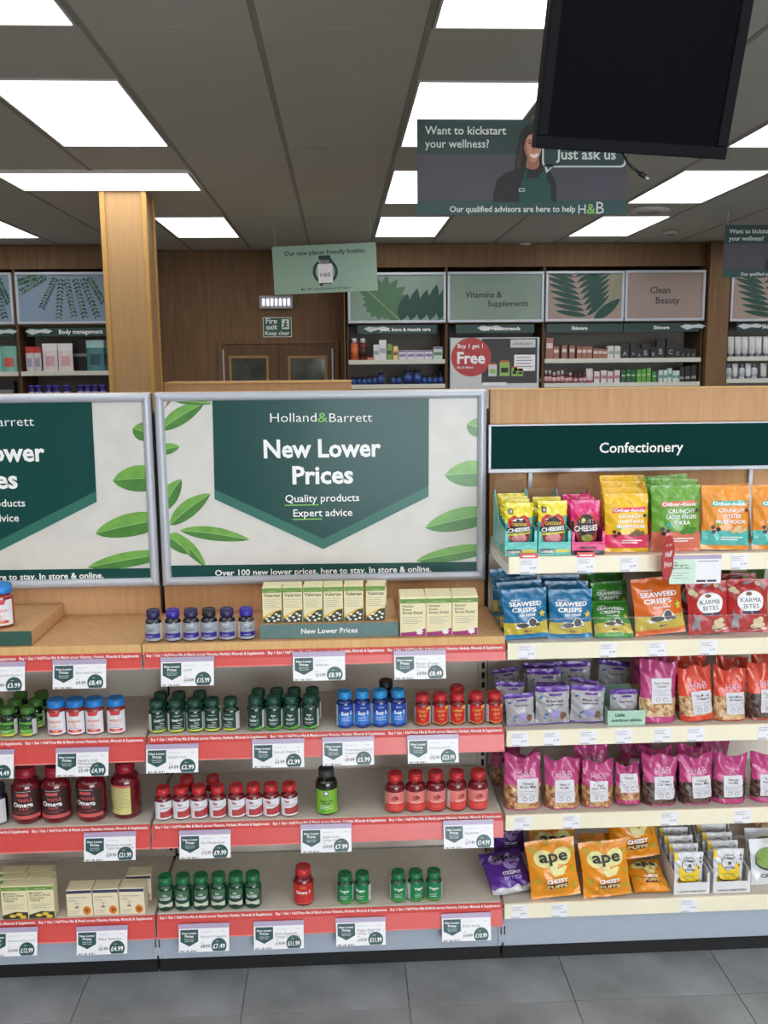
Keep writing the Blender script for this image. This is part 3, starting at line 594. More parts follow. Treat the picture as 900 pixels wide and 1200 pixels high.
# left bays
MP = col('mint pouch', (116, 176, 160)); MPB = col('mint pouch print', (196, 84, 76))
for i, x in enumerate((-6, 12, 17)):
    good('powder_pouch', 'mp', lambda: pouch(.15, .25, .06, MP, MP, MPB), x, 437, 1.69, ('mint green pouch cut by the left edge of the back shelf', 'mint green pouch with red print, middle one of three', 'mint green pouch standing behind the others by the shelf post')[i], 'pouch', 'mint pouches on the left back shelf', YU+(.06, .07, .22)[i])
for i, x in enumerate((36, 45)):
    good('sweet_bag', 'rt', lambda: pouch(.075, .24, .05, col('pale bag', (196, 192, 198)), col('red bag top', (176, 40, 44)), col('grey bag print', (150, 140, 160))), x, 437, 1.69, ('red topped white bag next to the mint pouches', 'red topped white bag next to the pink and white pouches')[i], 'bag', 'red topped bags on the left back shelf')
for i, x in enumerate((60, 78)):
    good('powder_pouch', 'wp', lambda: pouch(.145, .27, .06, col('white pink pouch', (214, 204, 206)), col('white pouch top', (222, 220, 222)), col('pink pouch print', (204, 160, 170))), x, 437, 1.69, ('white and pink pouch nearer the red topped bags', 'white and pink pouch nearer the black carton')[i], 'pouch', 'white and pink pouches on the left back shelf')
good('carton', 'bkb', lambda: carton(.17, .29, .08, BKC, BKW, None, .5, .6), 97, 437, 1.69, 'large black carton behind the teal pouches left of the column', 'carton', None, YU+.22)
for i, (x, y) in enumerate(((113, .06), (123, .14))):
    good('powder_pouch', 'tl', lambda: pouch(.17, .3, .07, col('teal pouch', (60, 120, 128)), col('teal pouch top', (150, 190, 190)), col('teal pouch print', (28, 70, 80))), x, 437, 1.69, ('teal pouch in front, leaning by the wooden column', 'teal pouch partly hidden by the wooden column')[i], 'pouch', 'teal pouches on the left back shelf', YU+y)
good('carton', 'bk2', lambda: carton(.17, .2, .1, BKC, col('grey print', (70, 70, 74))), 9, 462, 1.4, 'wide black carton on the lower left back shelf', 'carton', None, YU+.08)
for i, x in enumerate((38, 46, 58, 67, 79, 95, 103, 112, 121)):
    good('purple_jar', 'pj', lambda: sb(.034, .16, col('purple jar', (44, 34, 110), .25), col('purple cap', (58, 44, 140), .3), col('purple label', (150, 150, 190)), .75, .2), x, 462, 1.4, 'purple jar behind the left poster frame, %s from the black carton' % ORD[i], 'jar', 'purple jars on the lower left back shelf')

# ------------------------------------------------------------------ front shelving: three bays side by side
YS, YP, BW = 2.47, 2.80, .9955                  # shelf fronts, back panels, bay width
Z1, Z2, Z3, Z4 = .983, .721, .463, .187
SA, SB, SC, SD, SE = 1.205, .962, .708, .455, .181
XB = (-1.5415, -.546, .4495)
STRIP_TXT = 'Buy 1 Get 1 Half Price Mix & Match across Vitamins, Herbals, Minerals & Supplements'
def base_parts(t, wood_from, ztop):
    w = BW-.003
    MB().box(0, w, .02, .325, .05, Z4-.02, BEIGE_D).build('base_frame', t)
    MB().box(.0, w, .004, .02, .045, Z4-.02, GREY, .002).build('plinth_panel', t)
    MB().box(.002, w-.002, .012, .02, 0, .045, BLACK, .001).build('kick_strip', t)
    jp = MB().box(-.0125, .0125, -.0005, .0034, .05, Z4-.07, GREY, .001)
    for dx in (-.0065, .0035): jp.box(dx, dx+.0035, -.0009, .0, .085, .112, SLOT)
    jp.box(-.002, .003, -.0009, 0, .046, .06, SLOT); jp.build('plinth_joint_cover', t)
    z = Z4
    while z < wood_from-.01:                     # metal back panels, one above another
        z2 = min(z+.26, wood_from); MB().box(.004, w-.004, .33, .345, z+.001, z2-.0015, BEIGE_D, .002).build('metal_back_panel', t); z = z2
    MB().box(.004, w-.007, .33, .36, wood_from, ztop-.004, BEECH).build('wood_back_panel', t)
    MB().box(.004, w-.007, .326, .362, ztop-.004, ztop, BEECH_EDGE, .001).build('top_edging', t)
    MB().box(0, .02, .361, .37, 0, ztop-.06, BLACK).build('upright_filler', t)
    up = MB().box(BW-.024, BW-.0003, .362, .38, 0, ztop-.06, BLACK)
    up.box(BW-.03, BW-.0005, .322, .3295, Z4, wood_from, BEIGE, .001)
    z = Z4+.02
    while z < wood_from-.03: up.box(BW-.017, BW-.008, .3212, .3225, z, z+.02, SLOT); z += .032
    up.build('slotted_upright', t)
def red_shelf(t, z, wooden):
    w = BW-.003
    if wooden:
        s = MB().box(0, w, .004, .328, z-.028, z, BEECH).build('wooden_shelf', t)
        MB().box(0, w, 0, .004, z-.03, z, BEECH_EDGE, .001).build('edge_lipping', s)
        a, b, x0, x1 = z-.066, z-.0215, .006, w+.001
        MB().box(.0, w, .006, .05, z-.066, z-.032, BEIGE, .002).build('support_rail', s)
    else:
        s = MB().box(.002, w-.002, .004, .326, z-.03, z, BEIGE, .003).build('metal_shelf', t)
        a, b, x0, x1 = z-.067, z-.0, .003, w
        MB().box(.004, w-.004, .006, .03, z-.066, z-.031, BEIGE, .002).build('support_rail', s)
    m = MB(lambda u, v, l: (u, -.0035-.0003*l, v)); g = b-.0215; d = .0025
    for zt, yt, zb, yb in ((b, -.0035, g, -.0035), (g, -.0035, a, -.0035-(g-a)*.24)):      # lettered lip, then the ticket channel leaning out below it
        v = [(x, y, z) for x in (x0, x1) for y, z in ((yt, zt), (yt+d, zt), (yb+d, zb), (yb, zb))]
        m.add(v, [(0, 1, 2, 3), (7, 6, 5, 4), (0, 3, 7, 4), (1, 5, 6, 2), (0, 4, 5, 1), (3, 2, 6, 7)], RED)
    yb = -.0035-(g-a)*.24; m.add([(x0, yb-.0015, a+.003), (x1, yb-.0015, a+.003), (x1, yb-.0015, a), (x0, yb-.0015, a), (x0, yb+.002, a+.003), (x1, yb+.002, a+.003), (x1, yb+.002, a), (x0, yb+.002, a)], [(0, 1, 2, 3), (4, 5, 1, 0), (3, 2, 6, 7)], RED_LIP)
    for k in range(3):
        m.text(STRIP_TXT, .012+k*.328, b-.0122, .318, WTEXT, lay=1, align='l', bold=.022, h=.0085)
    m.build('red_promotion_strip', s)
def units():
    t = empty('shelving_bay', (XB[1], YS, 0)); base_parts(t, Z1-.03, 1.653)
    red_shelf(t, Z1, True)
    for z in (Z2, Z3, Z4): red_shelf(t, z, False)
    c = copy_tree(t); c.location.x = XB[0]
    tag(t, 'shelving bay with red strips under the whole poster in the middle', 'shelving', 'front shelving bays')
    tag(c, 'shelving bay with red strips under the poster cut off at left', 'shelving', 'front shelving bays')
    t = empty('confectionery_bay', (XB[2], YS, 0)); base_parts(t, SA-.06, 1.6525)
    w = BW-.003
    for z in (SA, SB, SC, SD, SE):
        s = MB().box(.004, w, .004, .326, z-.022, z, BEIGE, .002).build('metal_shelf', t)
        if z > .3:
            for x in (.004, w-.004): MB().box(x-.001, x+.002, .01, .326, z-.05, z-.0225, WHITE, .0005).build('shelf_bracket', s)
        MB().box(.004, w, -.004, .003, z-.046, z+.001, CREAM, .001).build('data_strip', s)
    ac = mat('clear acrylic', (235, 240, 240), .08, spec=.15, var=0); ac.node_tree.nodes['Principled BSDF'].inputs['Alpha'].default_value = .02
    ae = mat('acrylic edge', (225, 232, 232), .2, var=0); ae.node_tree.nodes['Principled BSDF'].inputs['Alpha'].default_value = .3
    MB().box(.1, w-.004, -.0045, -.0028, SB+.0015, SB+.068, ac).box(.1, w-.004, -.0045, -.0028, SB+.068, SB+.0692, ae).build('acrylic_guard', t)
    tag(t, 'shelving bay with cream shelf edges full of snack bags', 'shelving')
units()
# confectionery header: green board in a silver frame on two bars
a, b = at(570, 498, 2.775), at(570, 553, 2.775); t = empty('confectionery_sign', (XB[2]-.005, 2.78, 0)); x1 = BW-.002
m = MB(lambda u, v, l: (u, -.008-.0005*l, v)); m.box(.008, x1-.01, -.008, .016, b.z+.008, a.z-.004, SIGNG, .001)
p, q = at(702, 530.5, 2.775), at(800, 530.5, 2.775); m.text('Confectionery', p.x-t.location.x, p.z, q.x-p.x, WTEXT, lay=1, align='l', bold=.014); m.build('sign_panel', t)
f = MB(); f.box(0, x1, -.012, .016, b.z-.004, b.z+.008, SILVER, .002).box(0, .008, -.012, .016, b.z+.008, a.z, SILVER, .001).box(.008, x1, -.01, .016, a.z-.004, a.z, SILVER, .0005); f.build('frame', t)
for xp in (621, 879): p = at(xp, 560, 2.79); MB().box(p.x-t.location.x-.006, p.x-t.location.x+.006, .004, .016, SA+.001, b.z-.0045, SILVER, .001).build('support_bar', t)
tag(t, 'dark green confectionery sign in a thin silver frame', 'sign')

# ------------------------------------------------------------------ the price posters
YQ = 2.783
LG1 = mat('olive leaf light', (110, 168, 72), .4, coat=.35, var=.18, scale=25); LG2 = mat('olive leaf dark', (70, 128, 52), .4, coat=.35, var=.18, scale=25); LGR2 = mat('olive leaf rib', (160, 200, 120), .4, coat=.3)
def poster(label):
    t = empty('poster_frame', (XB[1], YQ, 1.0))
    P = lambda x, y: (at(x, y, YQ).x-XB[1], at(x, y, YQ).z-1.0)
    x0, x1, z0, z1 = .006, BW-.012, .074, .653
    fr = MB(); bw = .026
    # mitred rounded aluminium profile
    def bar(p, q, nrm):
        prof = [(0, -.004), (.0, -.014), (.005, -.02), (.013, -.022), (.02, -.019), (bw, -.01), (bw, 0)]
        d = (Vector(q)-Vector(p)).normalized(); n = Vector(nrm); v = []
        for e, sgn in ((Vector(p), 1), (Vector(q), -1)):
            for o, y in prof: g = e+n*o+d*o*sgn; v.append((g.x, y, g.y))
        k = len(prof); fr.add(v, [(i, i+1, k+i+1, k+i) for i in range(k-1)], SILVER, True)
    bar((x0, z1), (x1, z1), (0, -1)); bar((x1, z0), (x0, z0), (0, 1)); bar((x0, z0), (x0, z1), (1, 0)); bar((x1, z1), (x1, z0), (-1, 0))
    fr.build('snap_frame', t); MB().box(x0+.001, x1-.001, -.0035, .012, z0+.001, z1-.001, BLACK).build('backing_board', t)
    m = MB(lambda u, v, l: (u, -.005-.0004*l, v)); i0, i1, j0, j1 = x0+bw*.8, x1-bw*.8, z0+bw*.8, z1-bw*.8
    m.rect(i0, i1, j0, j1, PAPER, 0)
    cl = lambda pts: [(max(i0, min(i1, a)), max(j0, min(j1, b))) for a, b in pts]
    def leaf(p, q, wd, lay=1):
        p, q = Vector(P(*p)), Vector(P(*q)); wd *= .00233; d = q-p; n = Vector((-d.y, d.x)).normalized(); N = 12
        pr = [math.sin(math.pi*(i/N)**.9)**.75*wd/2 for i in range(N+1)]; bend = [math.sin(math.pi*i/N)*wd*.08 for i in range(N+1)]
        ax = [p+d*(i/N)+n*bend[i] for i in range(N+1)]
        m.poly(cl([(a.x, a.y) for a in [ax[i]+n*pr[i] for i in range(N+1)]+ax[::-1][1:-1]]), LG1, lay); m.poly(cl([(a.x, a.y) for a in [ax[i]-n*pr[i] for i in range(N+1)]+ax[::-1][1:-1]]), LG2, lay)
        m.poly(cl([(a.x, a.y) for a in [x+n*.0008 for x in ax]+[x-n*.0008 for x in ax[::-1]]]), LGR2, lay+.3)
    lv = 1
    for p, q, wd in (((188, 504), (240, 472), 21), ((186, 530), (211, 523), 14), ((190, 599), (213, 561), 22), ((199, 615), (247, 578), 22), ((211, 621), (293, 632), 18), ((203, 623), (242, 664), 15), ((194, 626), (223, 649), 20), ((205, 470), (250, 473), 8),
                     ((547, 497), (570, 508), 24), ((521, 557), (590, 557), 34), ((498, 618), (592, 600), 30), ((487, 657), (590, 640), 20)): leaf(p, q, wd, lv); lv += .35
    m.poly(cl([P(x, y) for x, y in ((197, 470), (203, 467), (194, 478), (192, 480))]), mat('twig', (150, 120, 80), .5), 1)
    m.poly(cl([P(x, y) for x, y in ((249, 460), (502.5, 460), (502, 581.5), (379, 643), (252, 584.5))]), MIDGREEN, 6)
    m.poly(cl([P(x, y) for x, y in ((249, 460), (502.5, 460), (502, 569), (379, 631), (252, 573)) ]), GREEN, 7)
    m.poly(cl([P(x, y) for x, y in ((186, 662.5), (572, 657.5), (572, 690), (186, 690))]), GREEN, 7)
    def T(s, xa, xb, y, mt=WTEXT, bold=.0, h=None): a = P(xa, y); b = P(xb, y); m.text(s, a[0], a[1], b[0]-a[0], mt, None if h is None else h*.00233, 9, bold, 'l')
    T('Holland', 317, 371, 494.5, bold=-.005, h=12); T('&', 372.5, 384.5, 494.5, LIME, h=13); T('Barrett', 386, 436, 494.5, bold=-.005, h=12)
    T('New Lower', 309.5, 446.5, 536, bold=.028, h=23.5); T('Prices', 343, 414, 566.5, bold=.028, h=23.5)
    T('Quality products', 334.5, 421, 588, bold=.008, h=10); T('Expert advice', 344, 413, 605, bold=.008, h=10)
    for xa, xb, y in ((334, 373.5, 591), (343, 377.5, 607.5)): a, b = P(xa, y), P(xb, y); m.rect(a[0], b[0], a[1]-.0035, a[1], LIME, 8)
    T('Over 100 new lower prices, here to stay. In store & online.', 252.5, 505, 674, bold=.018, h=8)
    m.build('printed_poster', t)
    return tag(t, label, 'poster', 'green price posters')
t = poster('fully visible green and white price poster in silver frame')
c = copy_tree(t); c.location.x = XB[0]+.007; tag(c, 'green and white price poster in silver frame, cut by the left edge')

# ------------------------------------------------------------------ price tickets
TEAL = mat('ticket green', (38, 78, 78), .4, coat=.2)
def ticket(x0, x1, ytop, ybot, zshelf, name, was, now, label, wooden=False):
    a = at(x0, ytop, YS-.006); b = at(x1, ybot, YS-.006); w = .1445; h = .078
    X = (at(x0, ytop, YS-.006).x+at(x1, ytop, YS-.006).x)/2 if x0 >= 0 else at(x1, ytop, YS-.006).x-w/2
    t = empty('price_ticket', (X, YS-.0055-h*.24-.003, a.z-h)); t.rotation_euler = (-.235, 0, 0)
    MB().box(-w/2, w/2, -.0045, -.002, h-.0135, h, LILAC, .0005).build('holder_clip', t)
    m = MB(lambda u, v, l: (u, -.0045-.0003*l, v)); m.box(-w/2+.0015, w/2-.0015, -.0042, -.003, 0, h-.0125, WHITE)
    l = -w/2+.006; tp = h-.016
    m.poly([(l, tp), (l+.05, tp), (l+.05, tp-.033), (l+.025, tp-.046), (l, tp-.033)], TEAL, 1)
    m.text('New Lower', l+.025, tp-.0125, .042, WTEXT, lay=2, bold=.02).text('Prices', l+.025, tp-.0215, .024, WTEXT, lay=2, bold=.02).text('Quality products', l+.025, tp-.028, .028, WTEXT, lay=2, bold=.0).text('Expert advice', l+.025, tp-.033, .024, WTEXT, lay=2, bold=.0)
    for k, ln in enumerate(name): m.text(ln, l+.056, tp-.023-.0085*k, min(.075, .0044*len(ln)), GTEXT, lay=1, align='l', bold=.0)
    m.rect(l+.056, l+.09, tp-.008, tp-.0065, mat('faint print', (205, 206, 214), .5), 1).rect(l+.115, l+.128, tp-.008, tp-.0065, MATS['faint print'], 1)
    if was: m.text(was, l+.057, .011, .026, KTEXT, lay=1, align='l', bold=.0, h=.01).text('was', l+.057, .024, .007, GTEXT, lay=1, align='l', bold=0).rect(l+.057, l+.084, .0145, .0152, KTEXT, 2)
    cx = w/2-.03; pts = [(cx+.0215*math.cos(k), .0155+.0215*math.sin(k)) for k in [math.radians(d) for d in range(-42, 223, 12)]]; m.poly(pts, TEAL, 1)
    m.text(now, cx, .009, .034, WTEXT, lay=2, bold=.02, h=.0125).text('now', cx-.004, .0265, .008, WTEXT, lay=2, bold=0)
    for k in range(16):
        if k % 5 != 4: m.rect(l+k*.003, l+k*.003+(.0012, .002, .0008)[k % 3], .0005, .0055, KTEXT, 1)
    m.build('printed_card', t)
    tag(t, label, 'price ticket', 'price tickets on the red shelf strips')
TK = [(-30, 31, 775, 810, Z1, ['Healthy Kids Vitamin C'], '£5.99', '£3.99', 'price ticket under the blue capped bottle at left edge, top shelf'),
 (62, 126, 772, 809, Z1, ['Zinc with Copper'], '£9.99', '£8.49', 'zinc price ticket under the empty part of the left top shelf'),
 (189, 251, 769, 803, Z1, ['5-HTP'], '£19.99', '£15.99', 'price ticket below the purple capped bottles on top shelf'),
 (344, 403.5, 763, 795, Z1, ['Valerian'], '£11.99', '£8.99', 'price ticket below the row of valerian boxes'),
 (462, 521, 761.5, 794, Z1, ['Passion Flower', 'Stress Relief'], '£9.99', '£8.49', 'price ticket below the passion flower boxes'),
 (-44, 18, 878, 914, Z2, ['Vitamins'], '£6.99', '£4.49', 'price ticket cut by left edge below the green capped bottles'),
 (66.5, 128, 875, 910, Z2, ['Healthy Kids', 'Multivitamin', 'plus Omega 3'], '£5.49', '£4.99', 'price ticket below the blue capped white jars'),
 (171.5, 233, 871, 907, Z2, ['Gentle Iron'], '£4.99', '£2.99', 'price ticket below the gentle iron bottles on second shelf'),
 (295.7, 356.5, 865, 902, Z2, ['Iron & Vitamin C'], '£3.99', '£2.99', 'price ticket below the iron and vitamin c bottles'),
 (378, 437.7, 862.5, 899, Z2, ['Timed Release Busy B', 'Complex with Vitamin C'], '£9.99', '£5.99', 'price ticket below the bright blue labelled bottles'),
 (477, 536.6, 860, 895, Z2, ['Coenzyme Q-10'], '£32.99', '£23.99', 'price ticket below the red coenzyme bottles'),
 (99, 160, 974, 1010, Z3, ['Maximum Strength', 'Triple Omega 3-6-9'], '£29.99', '£21.99', 'price ticket below the big dark red omega bottles'),
 (210.5, 270.6, 971.5, 1005, Z3, ['Fat Metaboliser'], '£12.99', '£9.99', 'price ticket below the red and white metaboliser bottles'),
 (353, 411, 964.5, 996.5, Z3, ['Apple Cider', 'Vinegar Gummy'], '£10.99', '£7.99', 'price ticket below the single black capped lime labelled bottle'),
 (519, 577.5, 960, 994.5, Z3, ['Raspberry'], '£17.99', '£14.99', 'price ticket below the raspberry labelled bottles'),
 (-16, 45.5, 1086, 1120, Z4, ["Moodzone St John's Wort"], '£14.99', '£12.99', 'price ticket below the green topped boxes on bottom shelf'),
 (90.7, 150, 1084, 1120, Z4, ['Water Retention'], '£5.99', '£4.99', 'price ticket below the three cream boxes on bottom shelf'),
 (210.7, 268, 1081, 1113, Z4, ['Flaxseed Oil Vegetarian'], '£8.99', '£7.49', 'price ticket below the six green bottles on bottom shelf'),
 (297.8, 355.7, 1078, 1112, Z4, ['Extra Strength', 'Omega 3 Fish Oil'], '£19.99', '£11.99', 'price ticket below the lone red bottle on bottom shelf'),
 (393.8, 451, 1074, 1107.6, Z4, ['Vegan Algal Oil', 'Omega 3,6,9'], '£19.99', '£11.99', 'price ticket below the pair of green vegan bottles'),
 (517, 574.4, 1069, 1102.5, Z4, ['Black Seeds'], '£14.99', '£10.99', 'price ticket at the right end of bottom red strip')]
for k in TK: ticket(*k)

# ------------------------------------------------------------------ bottles on the front shelves
def bottle(kind, r, h, body, capm, cap_r, cap_h, label, lab_z, wrap, back=None, shoulder=.16):
    """one bottle with its parts; label(m, r, z0, z1) draws the print, wrap is how far round it reaches"""
    t = empty(kind, (0, 0, 0)); zc = h-cap_h; zs = zc-.004; sh = zs-h*shoulder
    prof = [(r*.80, 0), (r*.94, .002), (r, .007), (r, sh)]
    for k in range(1, 6): a = k/5*math.pi/2; prof.append((cap_r*.86+(r-cap_r*.86)*math.cos(a), sh+(zs-sh)*math.sin(a)))
    prof += [(cap_r*.86, zc+.002)]
    MB().lathe(prof, body, 32).build('bottle_body', t)
    MB().lathe([(cap_r*.97, zc), (cap_r, zc+.0015), (cap_r*.985, h-.003)], capm, 64, .03).lathe([(cap_r*.98, h-.0032), (cap_r*.95, h-.0008), (cap_r*.82, h), (cap_r*.76, h-.0012)], capm, 32).build('cap', t)
    z0, z1 = lab_z[0]*h, lab_z[1]*h
    m = MB(lambda u, v, l: ((r+.0004+.00025*l)*math.sin(u/r), -(r+.0004+.00025*l)*math.cos(u/r), v))
    label(m, r, z0, z1, wrap*r); m.build('label', t)
    if back:
        for s in (-1, 1): u0, u1 = sorted((s*(wrap+.04)*r, s*(wrap+.75)*r)); MB(m.map).rect(u0, u1, z0+.001, z1-.001, back, 0, .004).build('information_panel', t)
    return t
def L_base(col_, extra):
    def f(m, r, z0, z1, w):
        m.rect(-w, w, z0, z1, col_, 0, .004); extra(m, r, z0, z1, w, z1-z0)
    return f
WPAN = mat('white info panel', (204, 204, 204), .5)
GB1 = mat('dark green bottle', (16, 58, 44), .15, coat=.9); GC1 = mat('dark green cap', (18, 70, 54), .4); GLB = mat('dark green label', (22, 62, 50), .4)
GB2 = mat('green bottle', (18, 72, 46), .15, coat=.9); GC2 = mat('green cap', (20, 108, 62), .4)
VB = mat('vegan bottle', (14, 40, 24), .15, coat=.9); VC = mat('leaf green cap', (62, 116, 42), .4); VL = mat('vegan label', (96, 168, 62), .4); VY = mat('yellow stripe', (214, 206, 84), .4)
PB = mat('navy dark bottle', (24, 22, 44), .15, coat=.9); PC = mat('dark purple cap', (44, 36, 84), .35); PC2 = mat('bright violet cap', (54, 38, 156), .35); PC3 = mat('black cap', (30, 30, 40), .4); SL = mat('silver grey label', (160, 166, 176), .4, metal=.1); NV = mat('violet stripe', (46, 30, 140), .4)
KB = mat('clear jar with gummies', (150, 52, 50), .15, coat=.9, var=.4, scale=160); KC = mat('bright blue cap', (32, 128, 206), .35); KW = mat('kids white label', (228, 228, 234), .4); KR = mat('kids red print', (208, 66, 74), .4); KO = mat('kids orange print', (232, 140, 104), .4)
BB = mat('blue bottle', (18, 40, 104), .15, coat=.9); BL = mat('blue label', (40, 120, 206), .4); BL2 = mat('deep blue label', (24, 66, 160), .4); BC = mat('sky blue cap', (36, 138, 202), .35)
RB = mat('dark red bottle', (110, 18, 28), .15, coat=.9); RC = mat('red cap', (190, 38, 44), .35); RL = mat('red label', (196, 40, 36), .4); YT = mat('yellow print', (232, 190, 72), .45); 
OB = mat('omega bottle', (104, 16, 28), .15, coat=.9, var=.3, scale=120); OC = mat('crimson cap', (158, 28, 46), .35); OL = mat('black red label', (52, 22, 28), .4); OP = mat('salmon band', (206, 92, 92), .4); YL = mat('pale yellow panel', (206, 200, 128), .5)
AB = mat('very dark green bottle', (16, 26, 20), .15, coat=.9); AC = mat('charcoal cap', (56, 56, 58), .45); AL = mat('lime label', (124, 182, 58), .4)
PKL = mat('raspberry label', (226, 130, 122), .4); PKL2 = mat('raspberry label low', (212, 72, 62), .4); BERRY = mat('raspberry print', (170, 24, 54), .4)
def lines(m, u0, u1, z, n, dz, mt, lay=2, th=.0009):
    for k in range(n): m.rect(u0, u1-(u1-u0)*.25*(k % 2), z-k*dz, z-k*dz+th, mt, lay, .004)
D_HTP = L_base(SL, lambda m, r, z0, z1, w, H: (m.rect(-w, w, z0+H*.16, z0+H*.42, NV, 1, .004), m.text('L-5-HTP', 0, z0+H*.56, r*.9, KTEXT, h=H*.12), m.text('Serotonin', -r*.2, z0+H*.24, r*.8, WTEXT, h=H*.07), lines(m, -r*.5, r*.4, z0+H*.88, 2, H*.07, WTEXT)))
D_IRON = L_base(GLB, lambda m, r, z0, z1, w, H: (m.rect(-w, w, z0, z0+H*.09, VY, 1, .004), m.rect(-w, w, z0+H*.09, z0+H*.13, VL, 1, .004), m.text('Gentle Iron', 0, z0+H*.58, r*1.25, WTEXT, h=H*.14, bold=.02), m.text('20mg', .2*r, z0+H*.44, r*.45, WTEXT), lines(m, -r*.55, r*.55, z0+H*.33, 3, H*.07, WTEXT), lines(m, -r*.4, r*.4, z0+H*.86, 1, .01, WTEXT)))
D_IRONC = L_base(GLB, lambda m, r, z0, z1, w, H: (m.poly([(-w, z0), (w, z0), (w, z0+H*.2), (0, z0+H*.06), (-w, z0+H*.12)], VL, 1, .004), m.text('Iron', 0, z0+H*.68, r*.5, WTEXT, h=H*.12, bold=.02), m.text('and', 0, z0+H*.6, r*.2, WTEXT), m.text('Vitamin C', 0, z0+H*.45, r*1.05, WTEXT, h=H*.12, bold=.02), lines(m, -r*.5, r*.5, z0+H*.32, 2, H*.08, WTEXT)))
D_VEG = L_base(VL, lambda m, r, z0, z1, w, H: (m.rect(-w, w, z0, z0+H*.12, VY, 1, .004), m.rect(-w, w, z0+H*.4, z0+H*.68, VB, 1, .004), m.text('VEGAN', 0, z0+H*.45, r*1.2, VL, h=H*.17, bold=.02), m.rect(-w, w, z0+H*.84, z1, VB, 1, .004), lines(m, -r*.5, r*.5, z0+H*.3, 2, H*.08, WTEXT)))
D_KIDS = L_base(KW, lambda m, r, z0, z1, w, H: (m.poly([(-r*.65, z1), (r*.65, z1), (r*.45, z0+H*.82), (-r*.45, z0+H*.82)], KR, 1, .004), m.text('healthykids', 0, z0+H*.54, r*1.35, KO, h=H*.12, bold=.02), m.text('Plus', 0, z0+H*.46, r*.3, KO), m.text('Omega 3', 0, z0+H*.34, r*.9, KO, h=H*.1, bold=.01), m.rect(-r*.75, r*.75, z0+H*.08, z0+H*.2, KR, 1, .004), m.disc(r*.1, z0+H*.14, r*.3, H*.07, KO, 2, 14, .004), lines(m, -r*.5, r*.5, z0+H*.26, 1, .01, BL2)))
D_BUSY = L_base(BL, lambda m, r, z0, z1, w, H: (m.rect(-w, w, z0+H*.62, z1, BL2, 1, .004), m.poly([(-w, z0), (w, z0), (w, z0+H*.08), (0, z0+H*.16), (-w, z0+H*.06)], BL2, 1, .004), m.text('Busy B', .05*r, z0+H*.54, r*1.25, WTEXT, h=H*.18, bold=.02, lay=3), m.text('COMPLEX', 0, z0+H*.84, r*.7, WTEXT, lay=3), lines(m, -r*.6, r*.6, z0+H*.42, 3, H*.07, WTEXT), lines(m, -r*.4, r*.2, z0+H*.12, 1, .01, VY, 3)))
D_COQ = L_base(RL, lambda m, r, z0, z1, w, H: (m.text('CoEnzyme', 0, z0+H*.7, r*1.3, YT, h=H*.13, bold=.015), m.text('Q-10', 0, z0+H*.46, r*.8, YT, h=H*.14, bold=.02), m.text('200mg', 0, z0+H*.28, r*.5, YT), m.poly([(-w, z0), (w, z0), (w, z0+H*.16), (0, z0+H*.03), (-w, z0+H*.16)], YT, 1, .004), m.poly([(-w, z0), (w, z0), (w, z0+H*.12), (0, z0), (-w, z0+H*.12)], RB, 2, .004), m.rect(r*.5, w, z0+H*.82, z1, YT, 1, .004)))
D_OMEGA = L_base(OL, lambda m, r, z0, z1, w, H: (m.rect(-r*.45, r*.35, z0+H*.8, z0+H*.9, OP, 1, .006), m.text('TRIPLE', .1*r, z0+H*.62, r*.95, OP, h=H*.1, bold=.02), m.text('Omega', -.05*r, z0+H*.44, r*1.35, WTEXT, h=H*.16, bold=.03), m.text('3-6-9', 0, z0+H*.33, r*.6, OP, h=H*.09, bold=.02), m.rect(-w, w, z0+H*.02, z0+H*.14, OP, 1, .006), lines(m, -r*.7, r*.7, z0+H*.26, 2, H*.05, OP), lines(m, -r*.5, r*.5, z0+H*.96, 1, .01, WTEXT)))
D_OMB = L_base(YL, lambda m, r, z0, z1, w, H: (lines(m, -w*.8, w*.8, z0+H*.9, 12, H*.065, GTEXT), m.rect(-w*.9, -w*.6, z0+H*.1, z0+H*.4, KTEXT, 1, .006), m.rect(-w, w, z0+H*.93, z1, OP, 1, .006)))
D_FAT = L_base(KW, lambda m, r, z0, z1, w, H: (m.poly([(-r*.5, z0+H*.1), (w, z0+H*.1), (w, z0+H*.62), (r*.2, z0+H*.46), (-r*.5, z0+H*.44)], mat('fat label red', (176, 62, 66), .4), 1, .004), m.text('fat', -r*.2, z0+H*.76, r*.5, mat('fat red text', (176, 36, 48), .4), h=H*.15, bold=.03), m.text('metaboliser', .15*r, z0+H*.6, r*1.1, GTEXT, h=H*.1, bold=.01), lines(m, -r*.3, r*.6, z0+H*.36, 3, H*.08, OP)))
D_ACV = L_base(AL, lambda m, r, z0, z1, w, H: (m.rect(-r*.25, r*.2, z0+H*.74, z0+H*.95, GTEXT, 1, .006), m.disc(-r*.02, z0+H*.87, r*.13, H*.06, WTEXT, 2, 12), m.text('Apple Cider', 0, z0+H*.5, r*1.2, KTEXT, h=H*.1), m.text('Vinegar', 0, z0+H*.4, r*.7, KTEXT), lines(m, -r*.6, r*.6, z0+H*.33, 3, H*.06, WTEXT), m.disc(-r*.4, z0+H*.12, r*.3, H*.1, VL, 1, 14, .006)))
